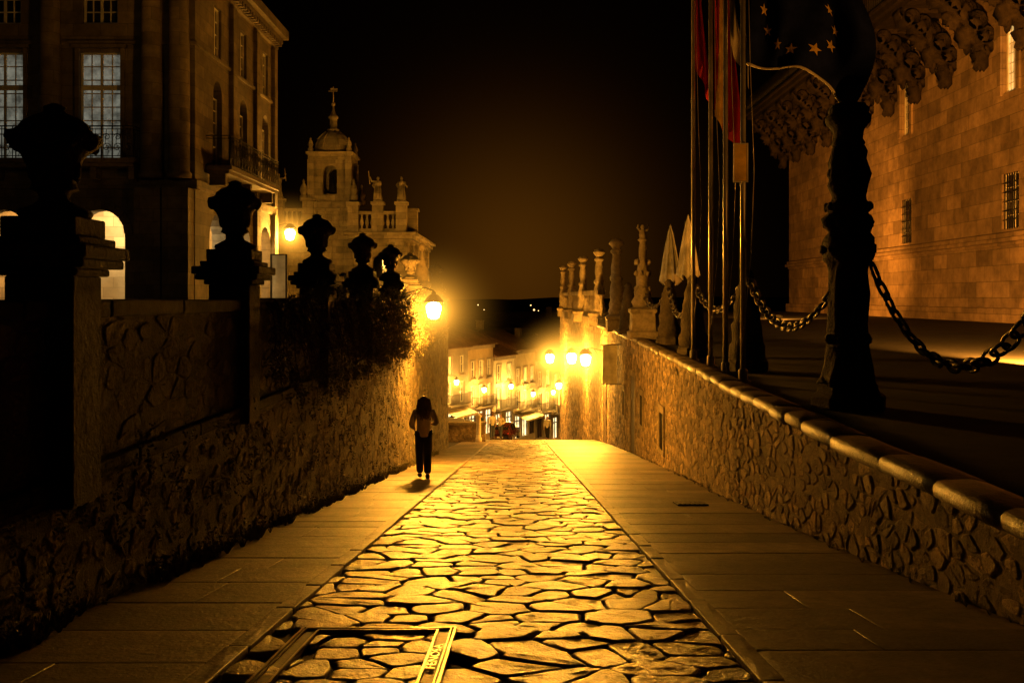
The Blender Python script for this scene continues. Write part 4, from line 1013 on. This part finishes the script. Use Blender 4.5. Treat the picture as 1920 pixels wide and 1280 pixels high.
# ---------------------------------------------------------------- cars
def car(loc,rot,paint,label):
    rt=root('parked_car',loc,label,'car','cars parked along the street',rot=rot)
    st=[(-2.05,.35,.72,.72,.70,.6),(-1.95,.25,.85,.86,.80,.66),(-1.6,.22,.92,1.0,.85,.66),(-1.2,.22,.94,1.40,.86,.62),(-.5,.22,.93,1.50,.87,.62),(.3,.22,.92,1.47,.87,.61),(.85,.22,.90,1.02,.87,.68),(1.3,.22,.84,.90,.86,.7),(1.85,.25,.72,.76,.80,.66),(2.05,.35,.6,.6,.68,.55)]
    mb=MB(); vs=[];fs=[]
    for y,zl,zb,zr,w,wr in st: vs+=[(-w*.94,y,zl),(-w,y,(zl+zb)/2),(-w*.97,y,zb),(-wr,y,zr-.04*(zr>1)),(-wr*.7,y,zr),(wr*.7,y,zr),(wr,y,zr-.04*(zr>1)),(w*.97,y,zb),(w,y,(zl+zb)/2),(w*.94,y,zl)]
    for j in range(len(st)-1):
        for i in range(10): fs.append((j*10+i,j*10+(i+1)%10,(j+1)*10+(i+1)%10,(j+1)*10+i))
    fs+= [tuple(range(10)),tuple(90+i for i in range(10))]
    mb.add(vs,fs,0,1,True); OB(mb,'body',paint,rt,world=False)
    def off(j,i,dx=0,dy=0,dz=0):
        a=vs[j*10+i]; return Vector(a)+Vector((dx,dy,dz))
    for s,(b,t) in ((-1,(2,3)),(1,(7,6))):
        for j0,j1 in ((3,4),(4,5)):
            mb=MB(); p=[off(j0,b),off(j1,b),off(j1,t),off(j0,t)]; c=sum(p,Vector())/4; p=[c+(q-c)*.86+Vector((s*.012,0,.01)) for q in p]; mb.add(p,[(0,1,2,3)])
            OB(mb,'window',m_glassdark,rt,world=False)
    for j0,j1,dy in ((5,6,.01),(2,3,-.01)):
        mb=MB()
        p=[off(j0,3),off(j0,6),off(j1,6),off(j1,3)]; c=sum(p,Vector())/4; p=[c+(q-c)*.88+Vector((0,dy,.015)) for q in p]; mb.add(p,[(0,1,2,3)])
        OB(mb,'windscreen',m_glassdark,rt,world=False)
    for sx in (-1,1):
        for y in (-1.25,1.3):
            R90=Matrix.Translation((sx*.78,y,.31))@Matrix.Rotation(math.pi/2,4,'Y')
            mb=MB(); mb.lathe([(.2,-.1),(.3,-.1),(.31,-.07),(.31,.07),(.3,.1),(.2,.1)],n=20,X=R90); w=OB(mb,'wheel',m_tyre,rt,world=False)
            mb=MB(); mb.lathe([(.05,-.115),(.19,-.105),(.19,.105),(.05,.115)],n=10,sm=False,X=R90); OB(mb,'rim',m_steel,w,world=False)
        mb=MB(); mb.ell((sx*.6,1.93,.62),(.14,.08,.07),10,6); OB(mb,'headlight',m_head,rt,world=False)
        mb=MB(); mb.ell((sx*.65,-1.95,.75),(.11,.07,.09),10,6); OB(mb,'tail_light',m_tail,rt,world=False)
        mb=MB(); mb.ell((sx*.95,.65,.95),(.09,.05,.06),8,6); OB(mb,'mirror',paint,rt,world=False)
    for ya,yb,z in ((-2.07,-2.055,.42),(2.055,2.07,.38)):
        mb=MB(); mb.box(-.25,.25,ya,yb,z,z+.11); OB(mb,'number_plate',m_white,rt,world=False)
    return rt
car((-4.6,70,G(70)),math.radians(188),m_carw,'pale parked hatchback facing up the street')
car((-4.6,77,G(77)),math.radians(175),m_card,'dark grey parked hatchback')
car((-1.3,84,G(84)),math.radians(-12),m_carr,'dark maroon parked hatchback seen from behind')
# ---------------------------------------------------------------- floodlights and added fill lights
def flood(loc,tgt,W,cone,label):
    rt=root('floodlight',loc,label,'floodlight'); d=(Vector(tgt)-Vector(loc)); a=math.atan2(d.y,d.x)-math.pi/2; rt.rotation_euler[2]=a
    mb=MB(); mb.box(-.3,.3,-.35,-.3,-.12,.12);mb.box(-.3,-.27,-.299,.0,-.12,.12);mb.box(.27,.3,-.299,.0,-.12,.12);mb.box(-.27,.27,-.299,.0,-.12,-.1);mb.box(-.27,.27,-.299,-.05,.1,.12); OB(mb,'housing',m_iron,rt,world=False)
    mb=MB(); mb.box(-.34,-.31,-.2,-.1,-.18,.05);mb.box(.31,.34,-.2,-.1,-.18,.05);mb.box(-.34,.34,-.22,-.08,-.2,-.181); OB(mb,'bracket',m_iron,rt,world=False)
    light('flood_lamp',loc,W,(1,.35,.035),.08,None,cone,tgt)
flood((11,21,-1.27),(28,74,11),130000,60,'added ground floodlight filling in the far facade')
flood((17,66,-1.27),(28,96,8),24000,95,'added ground floodlight filling in the far facade')  # added second source for an even wash; hooded housing hides it from the camera
flood((9.5,11.5,-1.27),(4.6,18.5,5.5),1100,50,'added ground floodlight brightening the flags')  # added out-of-view fill to brighten flags and poles
light('fill_light',(-4,-14,9),40,(1,.48,.10),.5)  # added unseen ambient fill from behind the camera
light('fill_light',(-14,24,7),170,(1,.55,.16),.4)  # added unseen fill that gently lifts the town hall front
# ---------------------------------------------------------------- world: night sky; lamp haze above the lower town painted in as a glow gradient
w=bpy.data.worlds.new('World'); scene.world=w; w.use_nodes=True; nt=w.node_tree; L=nt.links
bg=nt.nodes['Background']; tc=lin(nt,'ShaderNodeTexCoord'); sx=lin(nt,'ShaderNodeSeparateXYZ'); L.new(tc.outputs['Generated'],sx.inputs[0])
def mth(op,a,b=None,c=None):
    n=lin(nt,'ShaderNodeMath',operation=op)
    for i,v in enumerate((a,b,c)):
        if v is None: continue
        if isinstance(v,(int,float)): n.inputs[i].default_value=v
        else: L.new(v,n.inputs[i])
    return n.outputs[0]
ax=mth('MULTIPLY',mth('ADD',sx.outputs[0],.005),9.2); az=mth('MULTIPLY',mth('SUBTRACT',sx.outputs[2],.035),9.0)
r2=mth('ADD',mth('MULTIPLY',ax,ax),mth('MULTIPLY',az,az)); gl=mth('EXPONENT',mth('MULTIPLY',r2,-1)); fr_=mth('GREATER_THAN',sx.outputs[1],0)
wide=mth('EXPONENT',mth('MULTIPLY',r2,-.35)); tot=mth('MULTIPLY',mth('ADD',mth('MULTIPLY',gl,.055),mth('MULTIPLY',wide,.003)),fr_)
st=mth('ADD',tot,.0002); cb=lin(nt,'ShaderNodeCombineColor'); L.new(st,cb.inputs[0]); L.new(mth('MULTIPLY',st,.33),cb.inputs[1]); L.new(mth('MULTIPLY',st,.02),cb.inputs[2]); L.new(cb.outputs[0],bg.inputs[0]); bg.inputs[1].default_value=1
# ---------------------------------------------------------------- camera
cd=bpy.data.cameras.new('Camera'); cam=bpy.data.objects.new('Camera',cd); COL.objects.link(cam)
cam.location=(0,0,0); cam.rotation_euler=(math.pi/2,0,0); cd.lens=35; cd.sensor_width=36; cd.shift_x=-17/1920; cd.shift_y=-82/1920; cd.clip_end=3000
scene.camera=cam
scene.view_settings.view_transform='Standard'; scene.view_settings.look='None'; scene.view_settings.exposure=0
